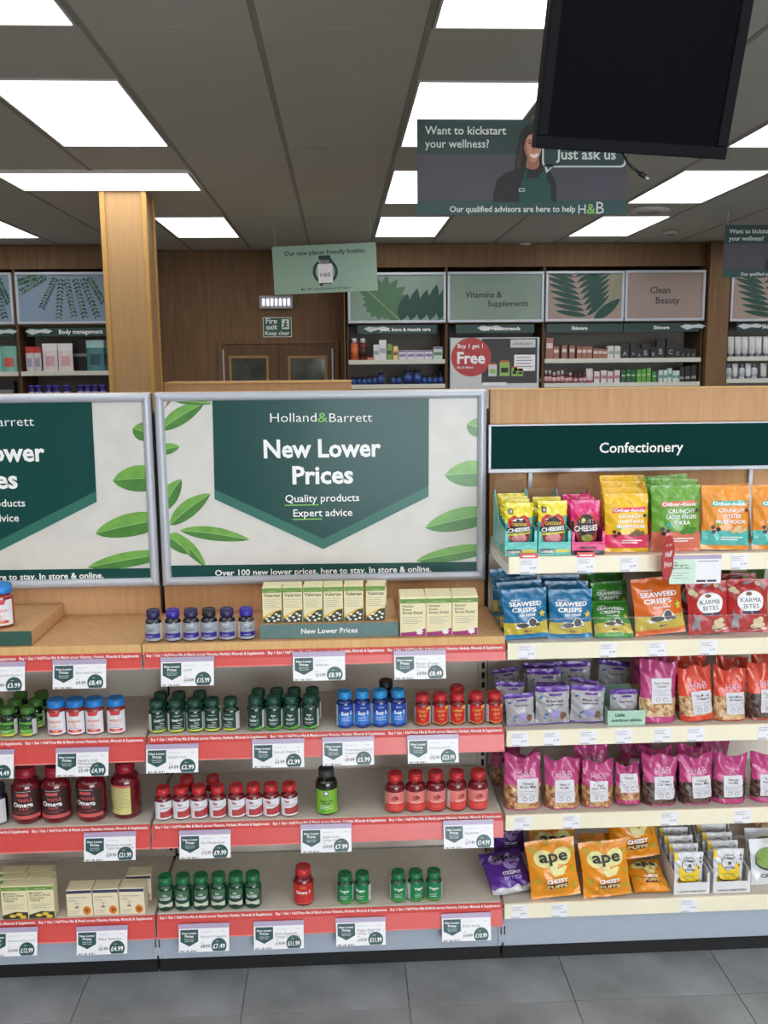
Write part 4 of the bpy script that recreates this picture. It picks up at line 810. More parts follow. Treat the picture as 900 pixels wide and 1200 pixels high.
D_RASP = L_base(PKL, lambda m, r, z0, z1, w, H: (m.rect(-w, w, z0, z0+H*.4, PKL2, 1, .004), m.disc(-r*.15, z0+H*.68, r*.22, H*.1, BERRY, 2, 12), m.disc(r*.12, z0+H*.7, r*.2, H*.09, BERRY, 2, 12), m.disc(0, z0+H*.8, r*.12, H*.05, LFM, 2, 8), m.poly([(-r*.6, z0+H*.6), (0, z0+H*.55), (r*.5, z0+H*.62), (0, z0+H*.65)], LFD, 1), m.text('Raspberry Ketones', 0, z0+H*.44, r*1.3, WTEXT, h=H*.07), lines(m, -r*.5, r*.5, z0+H*.25, 2, H*.08, PKL)))
D_FLAX = L_base(GLB, lambda m, r, z0, z1, w, H: (m.rect(-w, w, z0+H*.6, z0+H*.95, LFM, 1, .004), m.text('FLAXSEED', 0, z0+H*.5, r*1.3, WTEXT, h=H*.14, bold=.02, lay=3), m.text('OIL', 0, z0+H*.7, r*.5, WTEXT, lay=3), m.poly([(-w, z0+H*.12), (-w*.7, z0+H*.12), (0, z0+H*.2), (w*.7, z0+H*.12), (w, z0+H*.12), (w, z0+H*.36), (0, z0+H*.3), (-w, z0+H*.36)], mat('cream ribbon', (206, 210, 190), .4), 2, .004)))
D_OM3 = L_base(RL, lambda m, r, z0, z1, w, H: (m.text('Omega 3', 0, z0+H*.52, r*1.4, WTEXT, h=H*.16, bold=.03), m.text('FISH OIL', 0, z0+H*.4, r*1.1, OP), m.text('EXTRA', 0, z0+H*.8, r*.6, YT), lines(m, -r*.6, r*.6, z0+H*.3, 3, H*.07, OP), m.rect(-w, w, z0, z0+H*.06, OP, 1, .004)))
D_VGO = L_base(mat('emerald label', (24, 128, 78), .4), lambda m, r, z0, z1, w, H: (m.text('Vegan', 0, z0+H*.64, r*1.1, WTEXT, h=H*.16, bold=.02), m.text('Algal Omega', 0, z0+H*.5, r*1.0, VL), lines(m, -r*.5, r*.5, z0+H*.38, 3, H*.08, WTEXT), m.rect(-w, w, z0, z0+H*.08, VL, 1, .004)))
BT_ = {
 'htp': lambda: bottle('supplement_bottle', .0228, .088, PB, PC, .0185, .021, D_HTP, (.05, .6), 1.1, WPAN),
 'veg': lambda: bottle('supplement_bottle', .0235, .083, VB, VC, .0195, .019, D_VEG, (.06, .62), 1.0, WPAN),
 'kid': lambda: bottle('gummy_jar', .0255, .1, KB, KC, .0245, .021, D_KIDS, (.05, .68), 1.25, None, .06),
 'kidbig': lambda: bottle('gummy_jar', .033, .118, KB, KC, .031, .024, D_KIDS, (.06, .66), 1.2, None, .06),
 'iron': lambda: bottle('supplement_bottle', .0238, .092, GB1, GC1, .0195, .02, D_IRON, (.05, .62), .95, WPAN),
 'ironc': lambda: bottle('supplement_bottle', .0242, .095, GB1, GC1, .0195, .021, D_IRONC, (.05, .62), 1.0, WPAN),
 'busy': lambda: bottle('supplement_bottle', .0242, .1045, BB, BC, .0195, .021, D_BUSY, (.05, .66), 1.05, WPAN),
 'coq': lambda: bottle('supplement_bottle', .023, .09, RB, RC, .0195, .02, D_COQ, (.05, .64), 1.0, WPAN),
 'omega': lambda: bottle('omega_bottle', .0415, .158, OB, OC, .0275, .028, D_OMEGA, (.1, .64), 1.15, None, .17),
 'omegab': lambda: bottle('omega_bottle', .0415, .158, OB, OC, .0275, .028, D_OMB, (.1, .64), .85, None, .17),
 'fat': lambda: bottle('supplement_bottle', .0245, .093, RB, RC, .0195, .021, D_FAT, (.05, .6), 1.3, None),
 'acv': lambda: bottle('supplement_bottle', .0322, .133, AB, AC, .0225, .024, D_ACV, (.05, .58), 1.2, None),
 'rasp': lambda: bottle('supplement_bottle', .0288, .113, RB, RC, .021, .023, D_RASP, (.06, .56), 1.2, WPAN),
 'flax': lambda: bottle('supplement_bottle', .0245, .1, GB2, GC2, .0205, .022, D_FLAX, (.06, .66), .9, None),
 'om3': lambda: bottle('supplement_bottle', .0305, .111, RB, RC, .0225, .024, D_OM3, (.08, .62), 1.1, None),
 'vgo': lambda: bottle('supplement_bottle', .0243, .0865, GB2, GC2, .02, .02, D_VGO, (.06, .66), 1.05, WPAN),
 'purp': lambda: bottle('supplement_bottle', .03, .11, PB, PC3, .024, .022, L_base(NV, lambda m, r, z0, z1, w, H: m.rect(-w, w, z0+H*.7, z1, SL, 1, .004)), (.05, .7), 1.0, WPAN),
 'busyk': lambda: bottle('supplement_bottle', .0242, .112, PB, PC3, .02, .022, D_BUSY, (.05, .62), 1.05, None),
}
PROTO = {}
def put(key, xs, z, Y, y_px, labels, group, yaws=None, capm=None):
    for i, x in enumerate(xs):
        if key in PROTO: o = copy_tree(PROTO[key])
        else: o = PROTO[key] = BT_[key]()
        o.location = (at(x, y_px, Y).x, Y, z+.0003); o.rotation_euler.z = yaws[i] if yaws else R.uniform(-.12, .12)
        lab = labels[i] if isinstance(labels, (list, tuple)) else labels % ORD[i]
        tag(o, lab, 'bottle' if 'jar' not in o.name else 'jar', group)
        if capm and capm[i]:
            c = [k for k in o.children if k.name.startswith('cap')][0]; c.data = c.data.copy(); c.data.materials[0] = capm[i]
yf = 2.508
put('htp', (180, 203, 224.3, 245.3, 266.4, 288.9), Z1, yf, 735, 'silver labelled bottle with violet stripe on top shelf, %s of six', 'purple capped bottles on the top shelf', (-.15, -.05, .05, .0, .02, .35), (None, PC2, None, PC3, None, PC2))
put('veg', (10.5, 33.5), Z2, yf, 850, 'leaf green capped bottle in the front row at left edge, %s of two', 'leaf green capped bottles', (-.1, -.3))
put('veg', (-3, 19, 43), Z2, yf+.058, 845, 'leaf green capped bottle in the second row at left edge, %s of three', 'leaf green capped bottles')
put('veg', (26, 50.5), Z2, yf+.115, 840, 'leaf green capped bottle in the third row at left edge, %s of two', 'leaf green capped bottles')
put('kid', (67, 89.5, 111.8, 136.7), Z2, yf+.004, 845, 'white labelled gummy jar with bright blue lid, %s of four', 'blue lidded gummy jars', (0, .02, -.03, .1))
put('iron', (184.4, 206.5, 228.5, 249.2, 270.8), Z2, yf, 842, 'dark green gentle iron bottle in front row, %s of five', 'gentle iron bottles', (.45, .3, .1, .05, -.3))
put('iron', (189.5, 210.6, 235.3), Z2, yf+.055, 838, 'dark green gentle iron bottle in back row, %s of three', 'gentle iron bottles')
put('ironc', (299.4, 320.9, 341.4, 363.4), Z2, yf, 838, 'dark green iron and vitamin c bottle in front row, %s of four', 'iron and vitamin c bottles')
put('ironc', (303.5, 325, 345.3, 366.5), Z2, yf+.055, 835, 'dark green iron and vitamin c bottle in back row, %s of four', 'iron and vitamin c bottles')
put('busy', (404, 424.4, 445.4, 466.3), Z2, yf, 835, 'blue bottle with sky blue cap, %s of four', 'sky blue capped bottles', (.2, .1, .1, .1))
put('busyk', (452.5,), Z2, yf+.06, 830, ['black capped bottle behind the sky blue capped ones'], 'sky blue capped bottles')
put('coq', (495.2, 515.7, 535.6, 557.8, 579), Z2, yf, 835, 'red coenzyme bottle with yellow print in front row, %s of five', 'red coenzyme bottles', (-.1, .05, .0, .05, .2))
put('coq', (535,), Z2, yf+.058, 830, ['red coenzyme bottle standing behind the third one'], 'red coenzyme bottles')
put('omega', (32, 66.7, 107.8), Z3, 2.527, 935, ['large dark red omega bottle nearest the left edge', 'large dark red omega bottle, middle of three facing front', 'large dark red omega bottle standing slightly apart beside the turned one'], 'large omega bottles', (.05, .0, -.15))
put('omegab', (148.4,), Z3, 2.54, 935, ['large dark red omega bottle turned to show a pale yellow panel'], 'large omega bottles', (-.35,))
put('purp', (-3,), Z3, 2.515, 945, ['violet labelled bottle cut by the left edge on third shelf'], None, (-.6,))
put('fat', (191.8, 212.6, 233.4, 255.4, 277.4, 297.7, 318, 339.2), Z3, yf, 942, 'white labelled metaboliser bottle with red cap in front row, %s of eight', 'metaboliser bottles', (.25, .2, .1, .05, .05, 0, 0, 0))
put('fat', (220, 250.5), Z3, yf+.06, 938, 'metaboliser bottle with red cap in back row, %s of two', 'metaboliser bottles')
put('acv', (382.8,), Z3, 2.515, 930, ['black capped bottle with lime label standing alone on third shelf'], None, (0,))
put('rasp', (462.8, 486.8, 510.6, 534.8, 559.9), Z3, yf+.004, 932, 'red capped bottle with raspberry label, %s of five', 'raspberry labelled bottles', (0, .05, .1, .45, .05))
put('flax', (194.3, 215, 236, 256.7, 277.3, 297), Z4, yf-.004, 1050, 'green flaxseed bottle on bottom shelf, %s of six', 'green flaxseed bottles')
put('om3', (355.7,), Z4, 2.512, 1045, ['lone red bottle standing on the bottom shelf'], None, (0,))
put('vgo', (404.4, 424.7), Z4, yf, 1045, ['green vegan bottle on the left of a pair on bottom shelf', 'green vegan bottle on the right of a pair on bottom shelf'], 'green vegan bottles', (-.1, -.3))
put('vgo', (466.7, 487, 508.3), Z4, yf, 1045, 'green vegan bottle at right end of bottom shelf, %s of three', 'green vegan bottles', (0, .35, -.1))

# risers and boxes
CRM = mat('cream carton', (232, 222, 180), .45, var=.04); CRM2 = mat('pale cream carton', (234, 222, 190), .45, var=.04); BGR = mat('carton green', (104, 150, 62), .45); TURQ = mat('riser strip', (92, 124, 124), .35, coat=.3)
WFL = mat('white petals print', (232, 232, 222), .5); DKG = mat('dark leaf print', (52, 62, 40), .5, var=.3, scale=200); MAG = mat('passion flower print', (150, 40, 110), .5, var=.2); YEL = mat('yellow print area', (226, 190, 70), .5); NAVY = mat('navy band', (52, 56, 92), .5); ORG = mat('orange flower print', (216, 130, 40), .5, var=.2, scale=200)
def riser(x0, x1, ya, label, strip_mat, txt):
    t = empty('display_riser', ((x0+x1)/2, ya, Z1)); w = (x1-x0)/2
    MB().box(-w, w, .003, .3, .0005, .04, BEECH, .001).build('wooden_block', t)
    m = MB(lambda u, v, l: (u, -.0015-.0003*l, v)); m.box(-w, w, -.0015, .0025, .0005, .0405, strip_mat, .0008)
    if txt: m.text(txt, 0, .014, .155, WTEXT, lay=1, bold=.014)
    m.build('front_strip', t); tag(t, label, 'display riser', 'wooden risers on the top shelf')
r0, r1 = at(304.5, 745, 2.495).x, at(467, 745, 2.495).x
riser(r0, r1, 2.495, 'wooden riser with teal strip carrying the valerian boxes', TURQ, 'New Lower Prices')
r2 = at(37, 748, 2.487).x
riser(-1.3, r2, 2.487, 'wooden riser with dark green front at left of top shelf', mat('riser dark strip', (54, 92, 80), .4), None)
put('kidbig', (2,), Z1+.041, 2.55, 715, ['large gummy jar with blue lid on the wooden riser'], None, (.1,))
def carton_box(kind, w, h, d, body, art):
    t = empty(kind, (0, 0, 0)); MB().box(-w/2, w/2, -d/2, d/2, 0, h, body, .0008).build('carton', t)
    m = MB(lambda u, v, l: (u, -d/2-.0003-.0003*l, v)); art(m, w, h); m.build('front_print', t)
    tp = MB(lambda u, v, l: (u, v, h+.0003*l)); return t, tp
def A_val(m, w, h):
    m.rect(-w/2+.0008, w/2-.0008, h*.86, h-.001, BGR, 1).text('HOLLAND & BARRETT', 0, h*.885, w*.5, CRM, lay=2).text('Valerian', -.0, h*.74, w*.85, KTEXT, lay=1, bold=.01)
    lines2(m, -w*.42, w*.4, h*.66, 5, h*.055, GTEXT); m.poly([(-w/2+.001, h*.04), (w/2-.001, h*.04), (w/2-.001, h*.4), (w*.1, h*.34), (-w/2+.001, h*.18)], YEL, 1); m.poly([(-w/2+.001, .001), (w/2-.001, .001), (w/2-.001, h*.36), (w*.2, h*.34), (-w*.1, h*.2), (-w/2+.001, h*.12)], DKG, 2)
    for a, b in ((-.3, .12), (-.15, .2), (.02, .16), (.2, .25), (.34, .2), (.3, .1), (.1, .06), (-.2, .06)): m.disc(a*w, b*h, w*.08, h*.03, WFL, 3, 8)
def lines2(m, u0, u1, z, n, dz, mt):
    for k in range(n): m.rect(u0, u1-(u1-u0)*.2*(k % 2), z-k*dz, z-k*dz+.0008, mt, 1)
def A_pas(m, w, h):
    m.rect(-w/2+.0008, w/2-.0008, h*.84, h*.95, BGR, 1).text('HOLLAND & BARRETT', 0, h*.87, w*.5, CRM, lay=2)
    for k, s in enumerate(('Passion', 'Flower', 'Stress Relief')): m.text(s, -w*.4, h*(.74-.085*k), w*(.42, .36, .78)[k], KTEXT, lay=1, align='l', bold=.006)
    lines2(m, -w*.4, w*.35, h*.48, 4, h*.05, GTEXT); m.poly([(-w/2+.001, .001), (w/2-.001, .001), (w/2-.001, h*.24), (0, h*.15), (-w/2+.001, h*.12)], CRM2, 1); m.poly([(-w/2+.001, .001), (w/2-.001, .001), (w/2-.001, h*.2), (0, h*.12), (-w/2+.001, h*.1)], MAG, 2)
    for k in range(8): a = k*math.pi/4; m.poly(leaf_pts((w*.25, h*.125), (w*.25+w*.16*math.cos(a), h*.125+w*.16*math.sin(a)), w*.08, 4), WFL, 3)
def A_stj(m, w, h):
    m.rect(-w/2+.0008, w/2-.0008, h*.86, h*.97, BGR, 1).text('HOLLAND & BARRETT', 0, h*.89, w*.5, CRM, lay=2)
    for k, s in enumerate(('Moodzone', "St John's Wort", 'One-a-Day', 'Tablets')): m.text(s, -w*.42, h*(.75-.075*k), w*(.5, .8, .55, .4)[k], KTEXT, lay=1, align='l', bold=.004)
    lines2(m, -w*.4, w*.35, h*.42, 3, h*.05, GTEXT); m.poly([(-w/2+.001, .001), (w/2-.001, .001), (w/2-.001, h*.2), (0, h*.22), (-w/2+.001, h*.12)], DKG, 1)
    for a, b in ((-.1, .1), (.15, .14), (.3, .06)): m.disc(a*w, b*h, w*.13, h*.05, YEL, 2, 9)
def A_cre(m, w, h):
    m.rect(-w/2+.0008, w/2-.0008, h*.86, h*.97, NAVY, 1).text('Water Retention', -w*.42, h*.68, w*.72, GTEXT, lay=1, align='l', bold=.004).text('Tablets', -w*.42, h*.57, w*.3, GTEXT, lay=1, align='l', bold=.0)
    m.disc(w*.28, h*.2, w*.16, h*.16, ORG, 1, 14).disc(w*.28, h*.2, w*.07, h*.07, mat('flower heart', (150, 74, 30), .5), 2, 10); m.rect(-w*.2, w*.02, h*.49, h*.5, GTEXT, 1).rect(-w*.1, -w*.08, h*.3, h*.5, GTEXT, 1).poly([(-w*.2, h*.3), (-w*.02, h*.3), (-w*.05, h*.36), (-w*.17, h*.36)], GTEXT, 1)
    lines2(m, -w*.42, w*.0, h*.18, 2, h*.07, GTEXT)
CT = {}
def boxes(key, w, h, d, body, art, items, z, kind, group):
    for x, yc, Y, lab, jit in items:
        if key not in CT: CT[key] = carton_box(kind, w, h, d, body, art)[0]; o = CT[key]
        else: o = copy_tree(CT[key])
        o.location = (at(x, yc, Y-d/2).x, Y, z+.0006); o.rotation_euler.z = jit; tag(o, lab, 'box', group)
vx = (319, 343, 366.8, 390.5, 414.5, 440.3)
boxes('val', .0535, .1, .034, CRM, A_val, [(x, 710, 2.53, 'valerian box in front row on the riser, %s of six' % ORD[i], R.uniform(-.02, .02)) for i, x in enumerate(vx)]+[(x+R.uniform(-.5, 2), 706, 2.567, 'valerian box in back row on the riser, %s of six' % ORD[i], R.uniform(-.02, .02)) for i, x in enumerate(vx)], Z1+.04, 'supplement_box', 'valerian boxes')
vx = (484, 514.5, 545)
boxes('pas', .071, .112, .03, CRM, A_pas, [(x-.7*k, 720-3*k, 2.503+.0325*k, 'passion flower box, %s from left in the %s row' % (ORD[i], ('front', 'middle', 'rear')[k]), R.uniform(-.01, .01)) for k in range(3) for i, x in enumerate(vx)], Z1, 'supplement_box', 'passion flower boxes')
boxes('stj', .0725, .101, .036, CRM, A_stj, [(x, 1057, 2.49+.037*k, 'green topped herbal box, %s from left edge in the %s row' % (ORD[i], ('front', 'middle', 'rear')[k]), 0) for k in range(3) for i, x in enumerate((17, 48))], Z4, 'supplement_box', 'green topped boxes')
boxes('cre', .071, .08, .05, CRM2, A_cre, [(93, 1060, 2.502, 'cream box with orange flower, first of three in front', .02), (124, 1060, 2.502, 'cream box with orange flower, second of three in front', .0), (155, 1060, 2.502, 'cream box with orange flower, third of three in front', -.03), (163, 1050, 2.567, 'cream box standing behind the third cream box', .03)], Z4, 'supplement_box', 'cream boxes')

# ------------------------------------------------------------------ snack bags
def foil(n, c, rough=.27, bump=.5): return mat(n, c, rough, coat=.55, var=.05, scale=18, bump=min(1, bump*1.6), bscale=55)
class Bag:
    """a filled pillow bag (or, with flat=True, a bag standing on a flat bottom); x across, z up, front towards -y"""
    def __init__(s, w, h, t, seed, bands, seal=(.07, .07), wr=.0035, flat=False, curl=0., slump=0., nu=22, nv=26):
        s.w, s.h, s.t, s.flat, s.wr, s.curl, s.slump = w, h, t, flat, wr, curl, slump
        r = random.Random(seed); s.sb, s.st = seal
        s.wav = [(r.uniform(2, 7), r.uniform(2, 7), r.uniform(0, 6.28), r.uniform(.3, 1)) for _ in range(7)]
        s.ph = [r.uniform(0, 6.28) for _ in range(6)]; s.side = r.uniform(-1, 1)
        vs = sorted(set([round(j/nv, 4) for j in range(nv+1)]+[round(b, 4) for b, _ in bands if 0 < b < 1]))
        m = s.m = MB(s.map)
        for sg in (-1, 1):
            P = [s.S(-1+2*i/nu, v, sg) for v in vs for i in range(nu+1)]; n = nu+1; k0 = 0; F = {}
            for j in range(len(vs)-1):
                mid = (vs[j]+vs[j+1])/2; mt = next(q for b, q in bands if mid <= b)
                for i in range(nu): a = j*n+i; F.setdefault(mt, []).append((a, a+1, a+n+1, a+n) if sg < 0 else (a+1, a, a+n, a+n+1))
            for mt, f in F.items():
                used = sorted({i for q in f for i in q}); ix = {a: b for b, a in enumerate(used)}; m.add([P[i] for i in used], [tuple(ix[i] for i in q) for q in f], mt, True)
        if flat:
            a = [s.S(-1+2*i/nu, 0, -1) for i in range(nu+1)]; b = [s.S(-1+2*i/nu, 0, 1) for i in range(nu+1)]
            m.add(a+b, [(i, nu+1+i, nu+2+i, i+1) for i in range(nu)], bands[0][1])
    def S(s, u, v, sg):
        lo = 0 if s.flat else s.sb; body = max(0, min(1, (v-lo)/(1-lo-s.st)))
        if s.flat: pv = max(0, 1-body**2.2)**.8*(.86+.14*math.cos(body*3)); pu = (1-abs(u)**5)
        else: pv = math.sin(math.pi*body)**.55*(1.12-.3*body); pu = (1-abs(u)**2.4)
        seal = 1-max(0, min(1, min(body, 1-body)*6)) if not s.flat else max(0, min(1, (body-.72)*4))
        n = sum(a*math.sin(fx*u*2+fv*v*5+p) for fx, fv, p, a in s.wav)*s.wr*.42
        n *= (.35+.65*abs(u)+.5*seal)*min(1, pv*2+.2)
        n += s.wr*1.1*math.sin(u*9+s.ph[0])*seal*min(1, pv*3)
        rip = s.wr*(1.6 if s.flat else .7)*math.sin(u*(5 if s.flat else 3)+s.ph[1])*seal*(1 if (v > .5 or not s.flat) else 0)
        W = s.w/2*((1-.05*math.sin(math.pi*body)) if not s.flat else (1+.02*math.sin(v*9+s.ph[2])-.05*body+.05*max(0, body-.8)*5))
        x = u*W+s.slump*s.w*v*v; y = sg*(s.t/2*pv*pu+.0006)+rip+(n if sg < 0 else -n)
        z = v*s.h+(s.h*(.07*abs(u)**2+.03*s.side*u)*max(0, (v-.78)/.22) if s.flat else 0)+(s.wr*1.2*math.sin(u*4+s.ph[3]) if s.flat and v > .9 else 0)
        y += s.curl*s.h*max(0, v-.55)**2
        return (x, y, z)
    def map(s, a, b, l):
        p = s.S(max(-1, min(1, a/(s.w/2))), max(0, min(1, b/s.h)), -1); return (p[0], p[1]-(.0022 if s.flat else .0014)-.0006*l, p[2])
BAGM = {}
def lay(root_kind, key, make, x0, x1, ytop, Yb, z, lean=.12, yaw=0, roll=0, label='', group=None, cat='bag', lift=0, Yx=None):
    """stand a bag on a shelf at depth Yb so that it fills x0..x1 of the photograph"""
    if key not in BAGM:
        g = make(); BAGM[key] = (g.m.mesh(root_kind), g.w)
    me, w = BAGM[key]
    xm = (x0+x1)/2; q = Yx or Yb; p = at(xm, ytop+20, q)      # Yx: the depth at which x0..x1 was read
    want = at(x1, ytop+20, q).x-at(x0, ytop+20, q).x; k = want/w
    o = link(root_kind, me); M = Matrix.Rotation(yaw, 4, 'Z') @ Matrix.Rotation(-lean, 4, 'X') @ Matrix.Rotation(roll, 4, 'Y') @ Matrix.Scale(k, 4)
    zs = [(M @ v.co).z for v in me.vertices]; ys = [(M @ v.co).y for v in me.vertices]; xs = [(M @ v.co).x for v in me.vertices]
    o.rotation_euler = M.to_euler(); o.scale = (k, k, k)
    o.location = (p.x-(max(xs)+min(xs))/2, Yb-min(ys), z-min(zs)+.0006+lift)
    return tag(o, label, cat, group)
SEA = foil('seaweed blue', (22, 112, 160)); SEA2 = foil('seaweed band', (38, 130, 182)); SND = foil('sand yellow', (206, 184, 70)); PIG = mat('pig print', (88, 84, 84), .5); SGR = foil('seaweed green', (66, 148, 52)); SOR = foil('seaweed orange', (222, 108, 36))
def seaweed(cm, seed, sub):
    b = Bag(.135, .15, .045, seed, [(.1, SEA2 if cm is SEA else cm), (.34, SND), (1, cm)], (.05, .09))
    m = b.m; m.text('SEAWEED', 0, .101, .1, WTEXT, h=.0125, bold=.03, lay=2).text('CRISPS', -.006, .084, .076, WTEXT, h=.0125, bold=.03, lay=2).text(sub, .002, .071, .05, WTEXT, bold=.02).text('ABAKUS', -.03, .116, .028, WTEXT, bold=.01)
    m.poly([(-.035, .038), (-.02, .053), (.0, .05), (.01, .064), (.022, .066), (.034, .054), (.044, .042), (.03, .04), (.02, .036), (-.01, .036), (-.03, .033)], WTEXT, 1, .008)
    m.disc(-.012, .043, .019, .0075, PIG, 2, 14, .008).disc(.018, .051, .012, .013, PIG, 2, 12, .008).disc(.034, .043, .008, .005, PIG, 2, 10).disc(-.002, .024, .005, .0035, PIG, 2, 10).rect(.004, .016, .0225, .0255, PIG, 2)
    m.poly([(.04, .078), (.048, .08), (.052, .088), (.055, .08), (.063, .078), (.056, .072), (.058, .064), (.051, .069), (.044, .064), (.046, .072)], VY, 2)
    return b
OY = foil('mushroom yellow', (240, 192, 44)); OPK = foil('mushroom pink', (226, 66, 108)); OGN = foil('okra green', (106, 164, 60)); OSL = foil('okra salmon', (222, 120, 98)); OOR = foil('oyster orange', (236, 152, 54)); OTQ = foil('oyster turquoise', (88, 190, 182)); NUT = mat('mushroom print', (128, 96, 72), .5, var=.4, scale=150); OKP = mat('okra print', (70, 132, 44), .5, var=.3, scale=150); OYP = mat('oyster print', (220, 190, 140), .5, var=.3, scale=150); DKP = mat('badge print', (70, 40, 50), .5)
def other(c1, c2, rib, lines_, pr, seed):
    b = Bag(.145, .19, .05, seed, [(.07, c1 if c1 is not OGN else c2), (.30, c2), (1, c1)], (.05, .06)); m = b.m
    m.poly([(-.05, .128), (.06, .134), (.066, .147), (-.046, .143)], rib, 1, .01); m.text('Other-foods', .007, .131, .106, WTEXT, h=.0105, bold=.03, lay=2)
    for k, (s, w_) in enumerate(lines_): m.text(s, .012, .111-.0165*k, w_, WTEXT, h=.0115, bold=.02, lay=2)
    for a, c in ((.024, .062), (.04, .058), (.032, .068), (.05, .064), (.016, .058)): m.disc(a, c-.002, .011, .007, pr, 2, 9)
    for a, c in ((-.045, .066), (-.03, .06), (-.042, .053), (.062, .118)): m.disc(a, c, .0065, .006, DKP, 2, 12)
    lines(m, -.02, .05, .036, 2, .007, WTEXT, 2, .003); m.disc(-.028, .077, .007, .006, LIME if c1 is not OGN else OTQ, 2, 10)
    return b
TQ = foil('cheesies turquoise', (84, 190, 182)); CY = foil('cheesies yellow', (236, 220, 58)); LIP = mat('lips red', (206, 60, 60), .4, var=.05); TNG = mat('tongue pink', (226, 150, 156), .5); MTH = mat('mouth dark', (52, 34, 34), .5); HOT = foil('cheesies pink', (222, 42, 122)); CBK = foil('cheesies black', (52, 48, 50)); GRN2 = mat('cheesies olive', (150, 150, 66), .5)
def cheesies(kind, seed):
    b = Bag(.096, .166, .03, seed, [(.6, TQ if kind else CBK), (1, CY if kind else HOT)], (.05, .08)); m = b.m
    if kind: m.poly([(-.046, .094), (.046, .086), (.046, .12), (.03, .114), (-.02, .098)], TQ, 1, .01)
    else: m.rect(-.03, .034, .09, .105, CBK, 1, .01).text('CHEESE', .0, .094, .05, WTEXT, lay=3, bold=.03)
    m.map = lambda a, c, l, _f=b.map: _f(a, c*1.12+.004, l)
    mt = LIP if kind else TNG
    m.poly([(-.04, .075), (-.036, .098), (-.018, .108), (0, .101), (.016, .109), (.034, .1), (.041, .078), (.036, .04), (.024, .018), (-.02, .018), (-.034, .042)], mt if kind else LIP, 2, .008)
    m.disc(0, .064, .032, .038 if kind else .042, MTH, 3, 20, .008)
    if kind: m.disc(0, .04, .026, .016, TNG, 4, 16, .008); m.poly([(-.028, .092), (-.01, .099), (.012, .099), (.028, .091), (.0, .09)], WTEXT, 4)
    else: m.disc(.004, .036, .02, .012, GRN2, 4, 14, .008); m.disc(-.01, .088, .007, .007, VY, 4, 10)
    if kind:
        m.text('CHEDDAR', 0, .077, .056, YT, h=.009, bold=.03, lay=5).poly([(-.043, .056), (.043, .064), (.043, .076), (-.043, .07)], MTH, 4, .008)
        m.text('CHEESIES', 0, .06, .078, WTEXT, h=.0115, bold=.04, lay=6, rot=.08).poly([(-.04, .046), (.042, .053), (.042, .059), (-.04, .053)], VY, 5, .008)
        m.rect(-.036, -.022, .112, .128, MTH, 3, .008).rect(-.033, -.025, .115, .125, WPAN, 4)
    else: m.text('CHEESiES', 0, .058, .08, WTEXT, h=.016, bold=.02, lay=6, rot=.04)
    return b
KRD = foil('karma red', (188, 48, 50)); KCR = mat('karma cream', (214, 210, 196), .45, var=.05); KFL = mat('popped seed print', (222, 208, 170), .5, var=.12, scale=120); KGY = mat('karma grey print', (150, 146, 150), .5); KNV = mat('karma navy', (58, 46, 82), .5)
def karma(seed):
    b = Bag(.13, .165, .045, seed, [(1, KRD)], (.05, .07)); m = b.m
    m.disc(.004, .098, .043, .034, WTEXT, 2, 24, .008).text('KARMA', .004, .096, .066, KNV, h=.015, bold=.0, lay=3).text('BITES', .004, .078, .05, KNV, h=.014, bold=.0, lay=3).rect(-.022, .034, .061, .07, KNV, 3, .008)
    m.disc(-.002, .122, .01, .006, NUT, 3, 10)
    for a, c, r_ in ((.03, .03, .016), (.018, .022, .012), (.044, .022, .012), (.036, .042, .012), (.022, .038, .011), (-.05, .135, .012), (-.04, .128, .009), (.03, .152, .009)): m.disc(a, c, r_, r_*.8, KFL, 2, 9, .008)
    m.poly(leaf_pts((-.05, .012), (-.035, .06), .018), KGY, 2, .008).poly(leaf_pts((-.03, .01), (-.05, .07), .012), KGY, 2, .008).poly(leaf_pts((-.05, .06), (-.02, .045), .01), KGY, 2, .008).poly(leaf_pts((.03, .16), (.055, .13), .01), KGY, 2, .008).poly(leaf_pts((-.02, .15), (.02, .158), .008), KGY, 2, .008)
    m.poly([(.01, .006), (.055, .018), (.056, .022), (.01, .01)], OP, 2, .008).poly([(.02, .004), (.06, .012), (.06, .015), (.02, .007)], WTEXT, 2, .008)
    return b
def nuts_mat(n, c1, c2, c3):
    m = mat(n, c1, .35, coat=.4); nt = m.node_tree; b = nt.nodes['Principled BSDF']
    tc = [q for q in nt.nodes if q.type == 'TEX_COORD'][0]; v = nt.nodes.new('ShaderNodeTexVoronoi'); v.inputs['Scale'].default_value = 95
    r = nt.nodes.new('ShaderNodeValToRGB'); r.color_ramp.interpolation = 'CONSTANT'
    for k, (pos, c) in enumerate(((0, c1), (.4, c2), (.7, c3))):
        e = r.color_ramp.elements[k] if k < 2 else r.color_ramp.elements.new(pos); e.position = pos; e.color = lin(c)+(1,)
    nt.links.new(tc.outputs['Object'], v.inputs['Vector']); nt.links.new(v.outputs['Color'], r.inputs['Fac']); nt.links.new(r.outputs['Color'], b.inputs['Base Color'])
    bp = nt.nodes.new('ShaderNodeBump'); bp.inputs['Strength'].default_value = .9; bp.inputs['Distance'].default_value = .006; bp.invert = True
    nt.links.new(v.outputs['Distance'], bp.inputs['Height']); nt.links.new(bp.outputs['Normal'], b.inputs['Normal']); return m
NM1 = nuts_mat('mixed nuts', (176, 120, 76), (206, 164, 112), (140, 84, 58)); NM2 = nuts_mat('pale nuts', (206, 168, 118), (222, 190, 146), (176, 130, 88)); NM3 = nuts_mat('dark fruit', (74, 48, 42), (104, 74, 60), (52, 34, 32))
